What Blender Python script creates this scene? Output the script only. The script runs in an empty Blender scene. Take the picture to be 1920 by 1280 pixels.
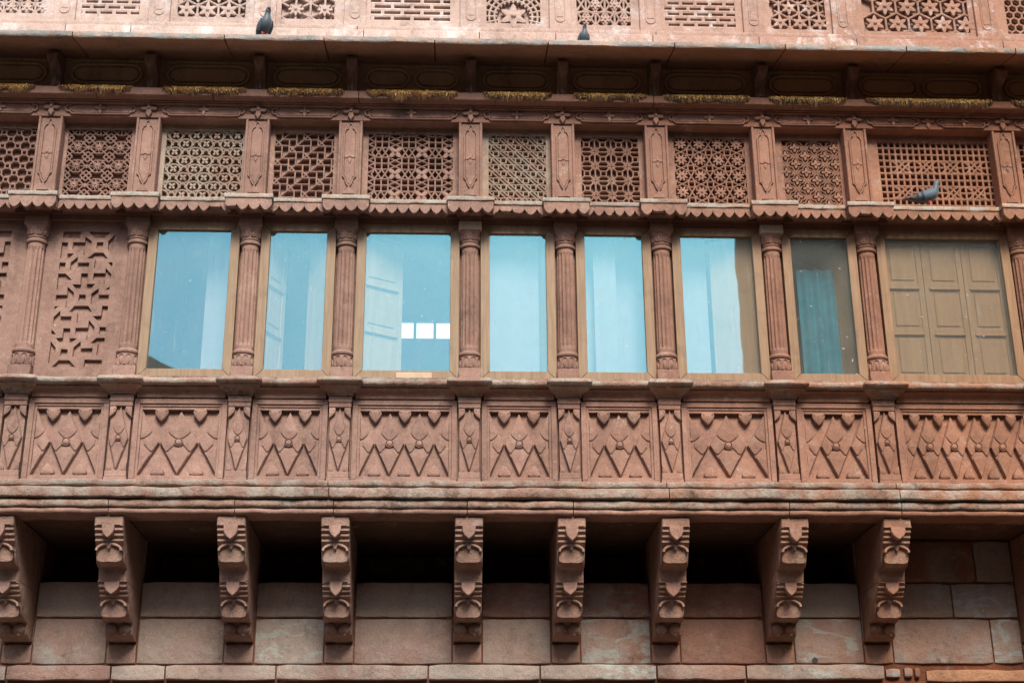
import bpy, bmesh, math, random
from mathutils import Vector, Matrix, noise
R_ = math.radians
rnd = random.Random(7)
scene = bpy.context.scene
col = scene.collection

# ------------------------------------------------------------------ camera
TH, YA, RO = R_(20.773), R_(2.609), R_(-0.409)
fw = Vector((math.sin(YA)*math.cos(TH), math.cos(YA)*math.cos(TH), math.sin(TH)))
rt = Vector((math.cos(YA), -math.sin(YA), 0)); up = rt.cross(fw)
r2 = math.cos(RO)*rt + math.sin(RO)*up; u2 = -math.sin(RO)*rt + math.cos(RO)*up
cam = bpy.data.cameras.new('camera'); cam.lens = 50.0; cam.sensor_width = 36; cam.clip_end = 2000
camo = bpy.data.objects.new('camera', cam); col.objects.link(camo)
m = Matrix((r2, u2, -fw)).transposed().to_4x4(); m.translation = (0, -12.7, 1.6)
camo.matrix_world = m; scene.camera = camo

# ------------------------------------------------------------------ light
SUN_EL, SUN_AZ = R_(44), R_(173)          # azimuth clockwise from +Y: the courtyard side, a little to the right
sd = Vector((math.sin(SUN_AZ)*math.cos(SUN_EL), math.cos(SUN_AZ)*math.cos(SUN_EL), math.sin(SUN_EL)))
world = bpy.data.worlds.new('World'); scene.world = world; world.use_nodes = True
wn = world.node_tree; wn.nodes.clear()
sky = wn.nodes.new('ShaderNodeTexSky'); sky.sky_type = 'NISHITA'; sky.sun_disc = False
sky.sun_elevation = SUN_EL; sky.sun_rotation = SUN_AZ; sky.air_density = 1.0; sky.dust_density = 1.8; sky.ozone_density = 1.0
bg = wn.nodes.new('ShaderNodeBackground'); bg.inputs['Strength'].default_value = 0.062
wo = wn.nodes.new('ShaderNodeOutputWorld')
wn.links.new(sky.outputs[0], bg.inputs[0]); wn.links.new(bg.outputs[0], wo.inputs[0])
sl = bpy.data.lights.new('sun', 'SUN'); sl.energy = 1.5; sl.angle = R_(22); sl.color = (1, .93, .83)
so = bpy.data.objects.new('sun', sl); col.objects.link(so); so.rotation_euler = sd.to_track_quat('Z', 'Y').to_euler()
scene.view_settings.view_transform = 'Standard'; scene.view_settings.look = 'None'
scene.view_settings.exposure = 1.85; scene.view_settings.gamma = 1.0; scene.view_settings.use_curve_mapping = False

scene.cycles.max_bounces = 8; scene.cycles.diffuse_bounces = 4; scene.cycles.transparent_max_bounces = 12
# ------------------------------------------------------------------ materials
class NT:
    def __init__(s, name):
        s.m = bpy.data.materials.new(name); s.m.use_nodes = True; s.t = s.m.node_tree
        s.t.nodes.clear(); s.out = s.t.nodes.new('ShaderNodeOutputMaterial')
    def n(s, typ, **k):
        nd = s.t.nodes.new(typ)
        for a, b in k.items():
            if a == 'ins':
                for i, v in b.items():
                    if hasattr(v, 'is_linked') or hasattr(v, 'links'): s.t.links.new(v, nd.inputs[i])
                    else: nd.inputs[i].default_value = v
            else: setattr(nd, a, b)
        return nd
    def math(s, op, a, b=0.0, c=0.0, clamp=False):
        nd = s.n('ShaderNodeMath', operation=op, ins={0: a, 1: b, 2: c}); nd.use_clamp = clamp; return nd.outputs[0]
    def noise(s, vec, scale, detail=5, rough=.6, dist=0):
        return s.n('ShaderNodeTexNoise', ins={'Vector': vec, 'Scale': scale, 'Detail': detail, 'Roughness': rough, 'Distortion': dist}).outputs['Fac']
    def ramp(s, v, lo, hi):
        nd = s.n('ShaderNodeMapRange', ins={0: v, 1: lo, 2: hi, 3: 0.0, 4: 1.0}); nd.clamp = True; return nd.outputs[0]
    def mix(s, f, a, b, blend='MIX'):
        nd = s.n('ShaderNodeMix', data_type='RGBA', blend_type=blend)
        for i, v in ((0, f), (6, a), (7, b)):
            if hasattr(v, 'links'): s.t.links.new(v, nd.inputs[i])
            else: nd.inputs[i].default_value = (v if i == 0 else (*v, 1))
        return nd.outputs[2]
    def scalevec(s, vec, sc):
        return s.n('ShaderNodeMapping', ins={'Vector': vec, 'Scale': sc}).outputs[0]

def stone(name, c1, c2, red=True, lichen=None, lich=(.55, .7), lich_amt=.7, lich_scale=4.0, rough=.9, bump=1.0, vary=.22, specks=.6, veins=None, redcol=(1.0, .78, .60), tint=None, grime=.65):
    k = NT(name)
    pos = k.n('ShaderNodeNewGeometry').outputs['Position']
    rand = k.n('ShaderNodeObjectInfo').outputs['Random']
    a = k.noise(pos, 1.4, 6, .62); b = k.noise(pos, 9.0, 7, .65); st = k.noise(k.scalevec(pos, (7, 7, 1.2)), 1.0, 6, .6)
    f = k.ramp(k.math('ADD', k.math('MULTIPLY', a, .5), k.math('ADD', k.math('MULTIPLY', b, .3), k.math('MULTIPLY', st, .2))), .38, .63)
    c = k.mix(f, c1, c2)
    if red:
        px = k.n('ShaderNodeSeparateXYZ', ins={0: pos}).outputs[0]
        c = k.mix(k.ramp(k.math('ADD', px, k.math('MULTIPLY', a, 2.0)), .6, 6.0), c, redcol, 'MULTIPLY')
    if tint: c = k.mix(k.math('MULTIPLY', k.ramp(k.math('ADD', rand, k.math('MULTIPLY', k.math('SUBTRACT', a, .5), 1.2)), .25, .85), .6), c, tint)
    if veins:
        v = k.noise(k.scalevec(pos, (1.1, 1, 2.6)), 2.2, 4, .55, 1.6)
        c = k.mix(k.math('MULTIPLY', k.math('MULTIPLY', k.ramp(v, .52, .60), k.ramp(k.math('FRACT', k.math('MULTIPLY', rand, 7.3)), .45, .9)), .7), c, veins)
    if lichen:
        l = k.ramp(k.noise(pos, lich_scale, 8, .7, .4), *lich)
        c = k.mix(k.math('MULTIPLY', l, lich_amt), c, lichen)
    if grime:
        gr = k.math('MULTIPLY', k.ramp(k.noise(k.scalevec(pos, (2.6, 2.6, 1.3)), 1.0, 8, .75, .3), .50, .66), k.ramp(k.noise(pos, 17, 6, .7), .36, .62))
        c = k.mix(k.math('MULTIPLY', gr, grime), c, (.085, .06, .048))
        pl = k.math('MULTIPLY', k.ramp(k.noise(pos, 3.1, 8, .72, .5), .55, .70), k.ramp(k.noise(pos, 23, 5, .7), .40, .62))
        c = k.mix(k.math('MULTIPLY', pl, grime), c, (.47, .36, .285))
    rv = k.math('MULTIPLY_ADD', rand, vary, 1.0 - vary/2)
    c = k.mix(1.0, c, k.n('ShaderNodeCombineColor', ins={0: rv, 1: rv, 2: rv}).outputs[0], 'MULTIPLY')
    g = k.noise(pos, 95, 3, .7)
    gv = k.math('MULTIPLY_ADD', g, 1.1, .45)
    c = k.mix(1.0, c, k.n('ShaderNodeCombineColor', ins={0: gv, 1: gv, 2: gv}).outputs[0], 'MULTIPLY')
    if specks:
        s1 = k.ramp(k.noise(pos, 38, 2, .5), .70, .76)
        s2 = k.ramp(k.noise(pos, 2.2, 3, .6), .5, .66)
        c = k.mix(k.math('MULTIPLY', k.math('MULTIPLY', s1, s2), specks), c, (.72, .66, .58))
    bm1 = k.n('ShaderNodeBump', ins={'Strength': .5*bump, 'Distance': .007, 'Height': k.noise(pos, 70, 6, .7)}).outputs[0]
    bm2 = k.n('ShaderNodeBump', ins={'Strength': .5*bump, 'Distance': .02, 'Height': k.noise(pos, 14, 6, .6), 'Normal': bm1}).outputs[0]
    p = k.n('ShaderNodeBsdfPrincipled', ins={'Base Color': c, 'Roughness': rough, 'Normal': bm2})
    p.inputs['Specular IOR Level'].default_value = .2
    k.t.links.new(p.outputs[0], k.out.inputs[0]); return k.m

M = {}
M['stone'] = stone('sandstone', (.220, .131, .103), (.335, .207, .165))
M['carve'] = stone('carved_sandstone', (.226, .137, .109), (.355, .224, .181), lichen=(.36, .30, .245), lich=(.58, .72), lich_amt=.5, vary=.2)
M['weather'] = stone('weathered_sandstone', (.232, .142, .110), (.355, .228, .178), lichen=(.36, .34, .29), lich=(.44, .62), lich_amt=.75, specks=.9, bump=2.2, grime=1.0)
M['slab'] = stone('lichened_slab_stone', (.30, .21, .165), (.42, .31, .25), lichen=(.38, .38, .33), lich=(.40, .58), lich_amt=.8, specks=1.0, bump=1.5)
M['frieze'] = stone('frieze_sandstone', (.21, .117, .088), (.295, .168, .130))
M['band'] = stone('olive_stained_stone', (.42, .30, .18), (.52, .39, .24), vary=.1)
M['soffit'] = stone('eave_soffit_stone', (.28, .16, .11), (.38, .225, .155), lichen=(.38, .26, .2), lich=(.62, .7), lich_amt=.6)
M['under'] = stone('shade_dark_underfloor_stone', (.10, .062, .045), (.16, .10, .075))  # colour darkened to carry the shade under the gallery floor
M['edge'] = stone('eave_edge_stone', (.36, .25, .2), (.47, .36, .3), lichen=(.27, .30, .29), lich=(.40, .55), lich_amt=.85, specks=.9, bump=1.8)
M['pale'] = stone('pale_pink_stone', (.42, .30, .25), (.55, .43, .38), lichen=(.66, .62, .60), lich=(.52, .68), lich_amt=.7, specks=.6, vary=.1, redcol=(.72, .52, .42))
M['greyjali'] = stone('grey_green_stone', (.28, .19, .145), (.37, .265, .205), lichen=(.35, .32, .265), lich=(.42, .6), lich_amt=.6, vary=.05)
M['block'] = stone('wall_block_stone', (.245, .138, .110), (.345, .212, .172), lichen=(.30, .315, .29), lich=(.52, .66), lich_amt=.55, lich_scale=1.6, vary=.4, bump=1.8, veins=(.34, .365, .33), tint=(.285, .275, .24))
M['corbel'] = stone('corbel_stone', (.235, .145, .112), (.355, .23, .182), lichen=(.42, .37, .32), lich=(.55, .72), lich_amt=.5, bump=1.6)
M['mortar'] = stone('red_mortar', (.13, .055, .035), (.19, .08, .05), vary=0, specks=0, bump=2)
M['orange'] = stone('orange_stone', (.33, .16, .085), (.40, .21, .12), red=False, bump=2)
M['ivory'] = stone('ivory_repair_stone', (.52, .42, .31), (.62, .52, .40), red=False, bump=.7)
M['ground'] = stone('courtyard_paving', (.09, .065, .05), (.13, .095, .07), red=False, specks=0, grime=0)
M['facing'] = stone('opposite_wall_stone', (.10, .06, .045), (.14, .085, .06), red=False, specks=0, grime=0)
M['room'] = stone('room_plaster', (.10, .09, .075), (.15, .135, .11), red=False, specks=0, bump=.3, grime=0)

def wood(name, c1, c2, axis=(40, 40, 2.5)):
    k = NT(name); pos = k.n('ShaderNodeNewGeometry').outputs['Position']
    g = k.noise(k.scalevec(pos, axis), 1.0, 5, .6, .4); d = k.noise(pos, 5, 5, .6)
    c = k.mix(k.ramp(g, .35, .68), c1, c2)
    c = k.mix(k.math('MULTIPLY', k.ramp(d, .55, .75), .45), c, (c1[0]*.6, c1[1]*.58, c1[2]*.55))
    sp = k.ramp(k.noise(pos, 26, 2, .5), .73, .77); c = k.mix(k.math('MULTIPLY', sp, .5), c, (.07, .045, .03))
    px = k.n('ShaderNodeSeparateXYZ', ins={0: pos}).outputs[0]
    c = k.mix(k.ramp(px, 0, 5.5), c, (.95, .76, .60), 'MULTIPLY')
    b = k.n('ShaderNodeBump', ins={'Strength': .25, 'Distance': .004, 'Height': g}).outputs[0]
    p = k.n('ShaderNodeBsdfPrincipled', ins={'Base Color': c, 'Roughness': .62, 'Normal': b}); p.inputs['Specular IOR Level'].default_value = .3
    k.t.links.new(p.outputs[0], k.out.inputs[0]); return k.m
M['frame'] = wood('frame_wood', (.235, .158, .098), (.32, .228, .148))
M['shutter'] = wood('painted_shutter_wood', (.44, .285, .17), (.53, .355, .22), (18, 18, 1.5))
M['palewood'] = wood('bare_pale_wood', (.46, .34, .24), (.53, .40, .29), (3, 30, 30))

def glass():
    k = NT('dusty_window_glass'); pos = k.n('ShaderNodeNewGeometry').outputs['Position']
    n = k.n('ShaderNodeBump', ins={'Strength': .05, 'Distance': .02, 'Height': k.noise(pos, 1.2, 2, .5)}).outputs[0]
    gl = k.n('ShaderNodeBsdfGlossy', ins={'Color': (.27, .75, .89, 1), 'Roughness': .015, 'Normal': n})
    tr = k.n('ShaderNodeBsdfTransparent', ins={'Color': (.97, .99, .98, 1)})
    mx = k.n('ShaderNodeMixShader', ins={0: .175, 1: tr.outputs[0], 2: gl.outputs[0]})
    dust = k.n('ShaderNodeBsdfDiffuse', ins={'Color': (.60, .60, .55, 1)})
    streak = k.ramp(k.noise(k.scalevec(pos, (22, 22, 1.6)), 1.0, 5, .65), .60, .78)
    spot = k.ramp(k.noise(pos, 30, 2, .5), .72, .75)
    film = k.math('MULTIPLY_ADD', k.noise(pos, 2.5, 5, .6), .07, .02)
    fac = k.math('ADD', film, k.math('MAXIMUM', k.math('MULTIPLY', streak, .13), k.math('MULTIPLY', spot, .5)))
    m2 = k.n('ShaderNodeMixShader', ins={0: fac, 1: mx.outputs[0], 2: dust.outputs[0]})
    k.t.links.new(m2.outputs[0], k.out.inputs[0]); return k.m
M['glass'] = glass()

def plain(name, c, rough=.8, var=.2, scale=20):
    k = NT(name); pos = k.n('ShaderNodeTexCoord').outputs['Object']
    f = k.noise(pos, scale, 4, .6)
    cc = k.mix(k.ramp(f, .3, .7), tuple(v*(1-var) for v in c), tuple(v*(1+var) for v in c))
    p = k.n('ShaderNodeBsdfPrincipled', ins={'Base Color': cc, 'Roughness': rough})
    k.t.links.new(p.outputs[0], k.out.inputs[0]); return k.m
M['curtain_or_reflection'] = plain('teal_reflection_cloth', (.03, .24, .32), .9, .15, 8)  # teal colour stands in for a blue reflection in one pane
M['white_cloth'] = plain('white_curtain_cloth', (.36, .325, .33), .9, .05, 8)
M['moss_gold'] = plain('golden_moss', (.48, .26, .065), .9, .35, 60)
M['moss_pale'] = plain('pale_dry_moss', (.66, .48, .20), .9, .3, 60)
M['moss_brown'] = plain('brown_moss', (.17, .075, .022), .9, .4, 60)
M['moss_dark'] = plain('dark_moss', (.014, .009, .006), .9, .4, 60)
M['wing'] = plain('blue_grey_feathers', (.075, .108, .135), .7, .2, 60)
M['wingbar'] = plain('black_feathers', (.02, .02, .025), .7, .2, 60)
M['dusk'] = plain('dark_brown_feathers', (.07, .06, .055), .7, .3, 60)
M['leg'] = plain('pink_bird_skin', (.55, .13, .11), .6, .1, 60)
M['beak'] = plain('dark_beak_horn', (.06, .06, .065), .4, .1, 60)
M['eye'] = plain('orange_bird_eye', (.35, .08, .01), .2, .1, 60)
M['cere'] = plain('pale_cere', (.55, .55, .55), .6, .1, 60)
def pigeon_mat():
    k = NT('pigeon_plumage'); o = k.n('ShaderNodeTexCoord').outputs['Object']
    x = k.n('ShaderNodeSeparateXYZ', ins={0: o}).outputs
    g = k.noise(o, 70, 3, .6)
    neck = k.mix(k.ramp(g, .4, .6), (.03, .10, .10), (.09, .055, .10))
    c = k.mix(k.ramp(x[0], -.05, .06), (.02, .022, .026), (.06, .085, .10))
    c = k.mix(k.ramp(x[2], .135, .165), c, neck)
    c = k.mix(k.ramp(x[2], .215, .232), c, (.06, .10, .115))
    c = k.mix(k.ramp(x[0], -.12, -.155), c, (.02, .02, .025))
    p = k.n('ShaderNodeBsdfPrincipled', ins={'Base Color': c, 'Roughness': .55}); p.inputs['Sheen Weight'].default_value = .2
    k.t.links.new(p.outputs[0], k.out.inputs[0]); return k.m
M['pigeon'] = pigeon_mat()

# ------------------------------------------------------------------ mesh helpers
def nz(x, y, z, s=1.0, o=0.0): return noise.noise(Vector((x*s+o, y*s+o*.7, z*s-o*.3)))

class MB:
    def __init__(s): s.v = []; s.f = []; s.mi = []; s.cur = 0
    def add(s, verts, faces):
        b = len(s.v); s.v += verts; s.f += [tuple(i+b for i in f) for f in faces]; s.mi += [s.cur]*len(faces)
    def box(s, x0, x1, y0, y1, z0, z1, c=0.0):
        if c <= 0:
            s.add([(x, y, z) for x in (x0, x1) for y in (y0, y1) for z in (z0, z1)],
                  [(0, 1, 3, 2), (4, 6, 7, 5), (0, 4, 5, 1), (2, 3, 7, 6), (0, 2, 6, 4), (1, 5, 7, 3)]); return
        vs = []; idx = {}
        for ix, x in enumerate((x0, x1)):
            for iy, y in enumerate((y0, y1)):
                for iz, z in enumerate((z0, z1)):
                    sx, sy, sz = (c, -c)[ix], (c, -c)[iy], (c, -c)[iz]
                    for a, q in enumerate(((x, y+sy, z+sz), (x+sx, y, z+sz), (x+sx, y+sy, z))):
                        idx[ix, iy, iz, a] = len(vs); vs.append(q)
        F = []; I = idx
        for t in (0, 1):
            F += [(I[t,0,0,0], I[t,1,0,0], I[t,1,1,0], I[t,0,1,0]), (I[0,t,0,1], I[1,t,0,1], I[1,t,1,1], I[0,t,1,1]), (I[0,0,t,2], I[1,0,t,2], I[1,1,t,2], I[0,1,t,2])]
            for u in (0, 1):
                F += [(I[t,u,0,0], I[t,u,1,0], I[t,u,1,1], I[t,u,0,1]), (I[t,0,u,0], I[t,1,u,0], I[t,1,u,2], I[t,0,u,2]), (I[0,t,u,1], I[1,t,u,1], I[1,t,u,2], I[0,t,u,2])]
                for w in (0, 1): F.append((I[t,u,w,0], I[t,u,w,1], I[t,u,w,2]))
        s.add(vs, F)
    def prism(s, pts, yf, yb, ch=0.0, back=False, ridge=None):
        """outline in x,z extruded from yb (deep) to yf (front); ch bevels the front rim"""
        n = len(pts); ar = sum(pts[i][0]*pts[(i+1) % n][1]-pts[(i+1) % n][0]*pts[i][1] for i in range(n))
        sg = 1 if ar > 0 else -1
        ins = []
        for i in range(n):
            a, b, c = Vector(pts[i-1]), Vector(pts[i]), Vector(pts[(i+1) % n])
            d1 = (b-a); d2 = (c-b)
            n1 = Vector((-d1.y, d1.x)).normalized()*sg if d1.length > 1e-9 else Vector((0, 0))
            n2 = Vector((-d2.y, d2.x)).normalized()*sg if d2.length > 1e-9 else n1
            bis = n1+n2; L = bis.length
            bis = bis/L if L > 1e-6 else n1
            k = ch/max(.45, bis.dot(n1)); ins.append(b+bis*k)
        vs = [(p[0], yb, p[1]) for p in pts]
        if ch > 0:
            vs += [(p[0], yf+ch*.8, p[1]) for p in pts] + [(p.x, yf, p.y) for p in ins]; L = 3
        else: vs += [(p[0], yf, p[1]) for p in pts]; L = 2
        F = []
        for l in range(L-1):
            for i in range(n): j = (i+1) % n; F.append((l*n+i, l*n+j, (l+1)*n+j, (l+1)*n+i))
        if ridge is None: F.append(tuple(range((L-1)*n, L*n)))
        else:
            vs.append((ridge[0], yf-ridge[2], ridge[1])); q = len(vs)-1
            for i in range(n): F.append(((L-1)*n+i, (L-1)*n+(i+1) % n, q))
        if back: F.append(tuple(range(n)))
        s.add(vs, F)
    def sweep(s, prof, x0, x1, seg=1, amp=0.0, scale=6.0, seed=0.0, m0=0.0, m1=0.0, open_=False):
        """profile (y,z) carried along x; m0/m1 mitre the ends by depth; amp roughens"""
        n = len(prof); vs = []; ymax = max(p[0] for p in prof)
        for i in range(seg+1):
            t = i/seg
            for (y, z) in prof:
                xa = x0 - m0*(ymax-y); xb = x1 + m1*(ymax-y)
                x = xa+(xb-xa)*t; dy = dz = 0
                if amp:
                    a = amp*(1 if 0 < i < seg else .6)
                    dy = a*(nz(x, y, z, scale, seed)+.5*nz(x, y, z, scale*3, seed+9)); dz = a*.8*(nz(x, y, z, scale, seed+31)+.5*nz(x, y, z, scale*3, seed+47))
                vs.append((x, y+dy, z+dz))
        F = [(i*n+j, i*n+(j+1) % n, (i+1)*n+(j+1) % n, (i+1)*n+j) for i in range(seg) for j in range(n - (1 if open_ else 0))]
        if not open_: F += [tuple(range(n)), tuple(range(seg*n, seg*n+n))]
        s.add(vs, F)
    def rough(s, x0, x1, y0, y1, z0, z1, c=.012, amp=.006, seg=None, scale=6.0, seed=0.0, nzs=3):
        """stone block with worn, uneven edges"""
        seg = seg or max(2, int((x1-x0)/.09))
        pr = [(y1, z0), (y0+c, z0), (y0+c*.3, z0+c*.3), (y0, z0+c)]
        pr += [(y0, z0+c+(z1-z0-2*c)*i/nzs) for i in range(1, nzs)]
        pr += [(y0, z1-c), (y0+c*.3, z1-c*.3), (y0+c, z1), (y1, z1)]
        b = len(s.v); s.sweep(pr, x0, x1, seg, amp, scale, seed)
        n = len(pr)
        for e, sg in ((0, 1), (seg, -1)):      # pull the end rings in for rounded corners
            for j in range(1, n-1):
                x, y, z = s.v[b+e*n+j]; s.v[b+e*n+j] = (x+sg*c*.4*nz(y, z, x, 9, seed)**2, y+c*.8, z+(c*.5 if z < (z0+z1)/2 else -c*.5))
    def lathe(s, prof, cx, cy, n=32, fn=None, cap=True):
        vs = []
        for (r, z) in prof:
            for i in range(n):
                a = 2*math.pi*i/n; q = fn(r, z, a) if fn else r
                vs.append((cx+q*math.cos(a), cy+q*math.sin(a), z))
        F = [(l*n+i, l*n+(i+1) % n, (l+1)*n+(i+1) % n, (l+1)*n+i) for l in range(len(prof)-1) for i in range(n)]
        if cap: F += [tuple(range(n)), tuple(range((len(prof)-1)*n, len(prof)*n))]
        s.add(vs, F)
    def bar(s, x0, z0, x1, z1, w, yf, yb, rd=.004):
        d = Vector((x1-x0, z1-z0)); L = d.length
        if L < 1e-4: return
        d /= L; nx, nzz = -d.y*w/2, d.x*w/2
        vs = []
        for (x, z) in ((x0, z0), (x1, z1)):
            vs += [(x+nx, yb, z+nzz), (x+nx, yf+rd, z+nzz), (x, yf, z), (x-nx, yf+rd, z-nzz), (x-nx, yb, z-nzz)]
        s.add(vs, [(0, 1, 6, 5), (1, 2, 7, 6), (2, 3, 8, 7), (3, 4, 9, 8), (0, 1, 2, 3, 4), (5, 6, 7, 8, 9)])
    def strip(s, pts, w, yf, yb, closed=False, rd=.004):
        """mitred ridge along a polyline in x,z"""
        n = len(pts); V = [Vector(p) for p in pts]; vs = []
        for i in range(n):
            a = V[i-1] if (closed or i > 0) else None; c = V[(i+1) % n] if (closed or i < n-1) else None
            d1 = (V[i]-a).normalized() if a is not None else (c-V[i]).normalized(); d2 = (c-V[i]).normalized() if c is not None else d1
            t = (d1+d2); t = t.normalized() if t.length > 1e-6 else d1
            nn = Vector((-t.y, t.x)); k = w/2/max(.5, abs(nn.dot(Vector((-d1.y, d1.x)))))
            for o, y in ((k, yb), (k, yf+rd), (k*.4, yf), (-k*.4, yf), (-k, yf+rd), (-k, yb)): vs.append((V[i].x+nn.x*o, y, V[i].y+nn.y*o))
        m_ = n if closed else n-1; F = []
        for i in range(m_):
            a, b = i*6, ((i+1) % n)*6
            for j in range(5): F.append((a+j, a+j+1, b+j+1, b+j))
        if not closed: F += [tuple(range(6)), tuple(range((n-1)*6, n*6))]
        s.add(vs, F)
    def tube(s, pts, r, n=6):
        V = [Vector(p) for p in pts]; vs = []
        for i, p in enumerate(V):
            t = (V[min(i+1, len(V)-1)]-V[max(i-1, 0)]).normalized()
            a = t.orthogonal().normalized() if abs(t.y) > .95 else t.cross(Vector((0, 1, 0))).normalized(); b = t.cross(a)
            rr = r[i] if isinstance(r, (list, tuple)) else r
            for j in range(n): q = 2*math.pi*j/n; vs.append(tuple(p+a*rr*math.cos(q)+b*rr*math.sin(q)))
        F = [(i*n+j, i*n+(j+1) % n, (i+1)*n+(j+1) % n, (i+1)*n+j) for i in range(len(V)-1) for j in range(n)]
        F += [tuple(range(n)), tuple(range((len(V)-1)*n, len(V)*n))]
        s.add(vs, F)
    def rosette(s, x, z, r, n, yf, yb, ph=0.0, depth=.55, dome=.006):
        k = n*6; pts = []
        for i in range(k):
            a = 2*math.pi*i/k + ph; q = r*(1-depth*(abs(math.sin(n*(a-ph)/2))**(2.4 if n == 4 else 1.5))); pts.append((x+q*math.cos(a), z+q*math.sin(a)))
        s.prism(pts, yf+.003, yb, 0, ridge=(x, z, dome))
        s.dome(x, z, r*.2, yf-.004)
    def dome(s, x, z, r, yb, h=None, n=10):
        h = h or r*.8; vs = []; F = []
        for l, (rr, hh) in enumerate(((1, -.6), (1, 0), (.8, .55), (.45, .9))):
            for i in range(n): a = 2*math.pi*i/n; vs.append((x+r*rr*math.cos(a), yb-h*hh, z+r*rr*math.sin(a)))
        for l in range(3):
            for i in range(n): F.append((l*n+i, l*n+(i+1) % n, (l+1)*n+(i+1) % n, (l+1)*n+i))
        F.append(tuple(range(3*n, 4*n))); s.add(vs, F)
    def mesh(s, name, mats, smooth=None):
        me = bpy.data.meshes.new(name); me.from_pydata(s.v, [], s.f)
        for m_ in (mats if isinstance(mats, (list, tuple)) else [mats]): me.materials.append(M[m_])
        if any(s.mi): me.polygons.foreach_set('material_index', s.mi)
        bm = bmesh.new(); bm.from_mesh(me); bmesh.ops.recalc_face_normals(bm, faces=bm.faces[:])
        bm.to_mesh(me); bm.free()
        if smooth:
            me.shade_smooth() if hasattr(me, 'shade_smooth') else None
            try: me.set_sharp_from_angle(angle=R_(smooth))
            except Exception: pass
        return me
    def build(s, name, mats, parent=None, loc=(0, 0, 0), smooth=None):
        return place(s.mesh(name, mats, smooth), name, parent, loc)

def place(me, name, parent=None, loc=(0, 0, 0), scale=None):
    o = bpy.data.objects.new(name, me); col.objects.link(o); o.location = loc
    if parent is not None: o.parent = parent
    if scale: o.scale = scale
    return o
def top(o, label, cat=None, group=None, kind=None):
    o['label'] = label
    if cat: o['category'] = cat
    if group: o['group'] = group
    if kind: o['kind'] = kind
    return o
def empty(name, loc=(0, 0, 0)):
    o = bpy.data.objects.new(name, None); col.objects.link(o); o.location = loc; return o
def arc(cx, cz, r, a0, a1, n=10, rz=None):
    rz = rz or r
    return [(cx+r*math.cos(R_(a0+(a1-a0)*i/n)), cz+rz*math.sin(R_(a0+(a1-a0)*i/n))) for i in range(n+1)]

# ------------------------------------------------------------------ ground
g = MB(); g.box(-300, 300, -300, 300, -.3, 0)
top(g.build('ground', 'ground'), 'stone paved courtyard ground', kind='structure')

palace = empty('sandstone_palace')
top(palace, 'carved red sandstone palace facade with overhanging gallery of windows', 'building')

C = [-5.02, -4.008, -3.044, -1.959, -1.029, .174, 1.105, 2.054, 3.146, 4.092, 5.631, 6.56]
XL, XR = -5.6, 7.1
NB = len(C)-1
WIN = range(2, 10)

# ------------------------------------------------------------------ masonry under the gallery
lw = MB(); lw.box(XL, XR, .87, 1.2, 0, 4.275); lw.box(XL, XR, 1.75, 1.9, 4.275, 5.0); lw.box(XL, XR, 1.2, 1.75, 4.2, 4.275)
for k_, x_ in enumerate(C): lw.box(x_-.13, x_+.13, .87, 1.75, 4.2755, 4.71)
lw.box(C[9]+.131, C[10]-.131, .87, 1.2, 4.2755, 4.71)
lw.box(XL, XR, .97-.12, 1.0, 0, 3.0)
low = lw.build('masonry_wall', 'mortar', palace)
def block(x0, x1, z0, z1, yf=.84, mat='block', seed=0, gap=.008, amp=.007):
    b = MB(); b.rough(x0+gap, x1-gap, yf, .95, z0+gap, z1-gap, .014, amp, seed=seed, scale=5)
    return b.build('stone_block', mat, low, smooth=40)
sd_ = 1.0
def stubs(k): return C[k]-.14, C[k]+.14
rows = [(3.503, 3.937), (3.937, 4.283), (4.283, 4.70)]
for k in range(NB):
    a, b = C[k]+.14, C[k+1]-.14
    for ri, (z0, z1) in enumerate(rows):
        sd_ += 3.7; cuts = [a, b]
        if k == 9: cuts = [a, (5.2, 4.86, 5.121)[ri], b]
        for i in range(len(cuts)-1):
            sd_ += 1.3
            if ri == 2 and k != 9: continue
            block(cuts[i], cuts[i+1], z0, z1, .84+.012*nz(sd_, 0, 0), 'block', sd_)
for k in range(len(C)):
    sd_ += 2.1; block(*stubs(k), 3.503, 3.70, .835, 'corbel', sd_, amp=.014)
    block(*stubs(k), 3.70, 4.7, .86, 'block', sd_+.5)
cj = [XL, -4.072, -3.116, -2.619, -1.6, -.188, .857, 1.955, 2.802, 4.121]
for i in range(len(cj)-1):
    sd_ += 2.9; block(cj[i], cj[i+1], 3.352, 3.503, .80, 'block', sd_, amp=.010)
for (x0, x1, z0, z1, mt) in ((4.13, 4.28, 3.37, 3.47, 'block'), (4.31, 4.40, 3.37, 3.48, 'block'), (4.41, 4.47, 3.37, 3.48, 'stone'), (4.52, 5.6, 3.33, 3.455, 'orange'), (5.6, XR, 3.33, 3.46, 'orange')):
    sd_ += 2; block(x0, x1, z0, z1, .82, mt, sd_, amp=.012)
xx = XL
while xx < XR-.05:                        # the recessed course below
    w = rnd.uniform(.6, 1.2); sd_ += 1.7; block(xx, min(xx+w, XR), 3.0, 3.33, .90, 'block', sd_); xx += w
hole = MB(); hole.lathe([(.028, 0), (.028, .05)], 0, 0, 14)
ho = hole.build('drain_hole', 'wingbar', low, (3.47, .885, 3.54)); ho.rotation_euler = (R_(90), 0, 0)

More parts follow.
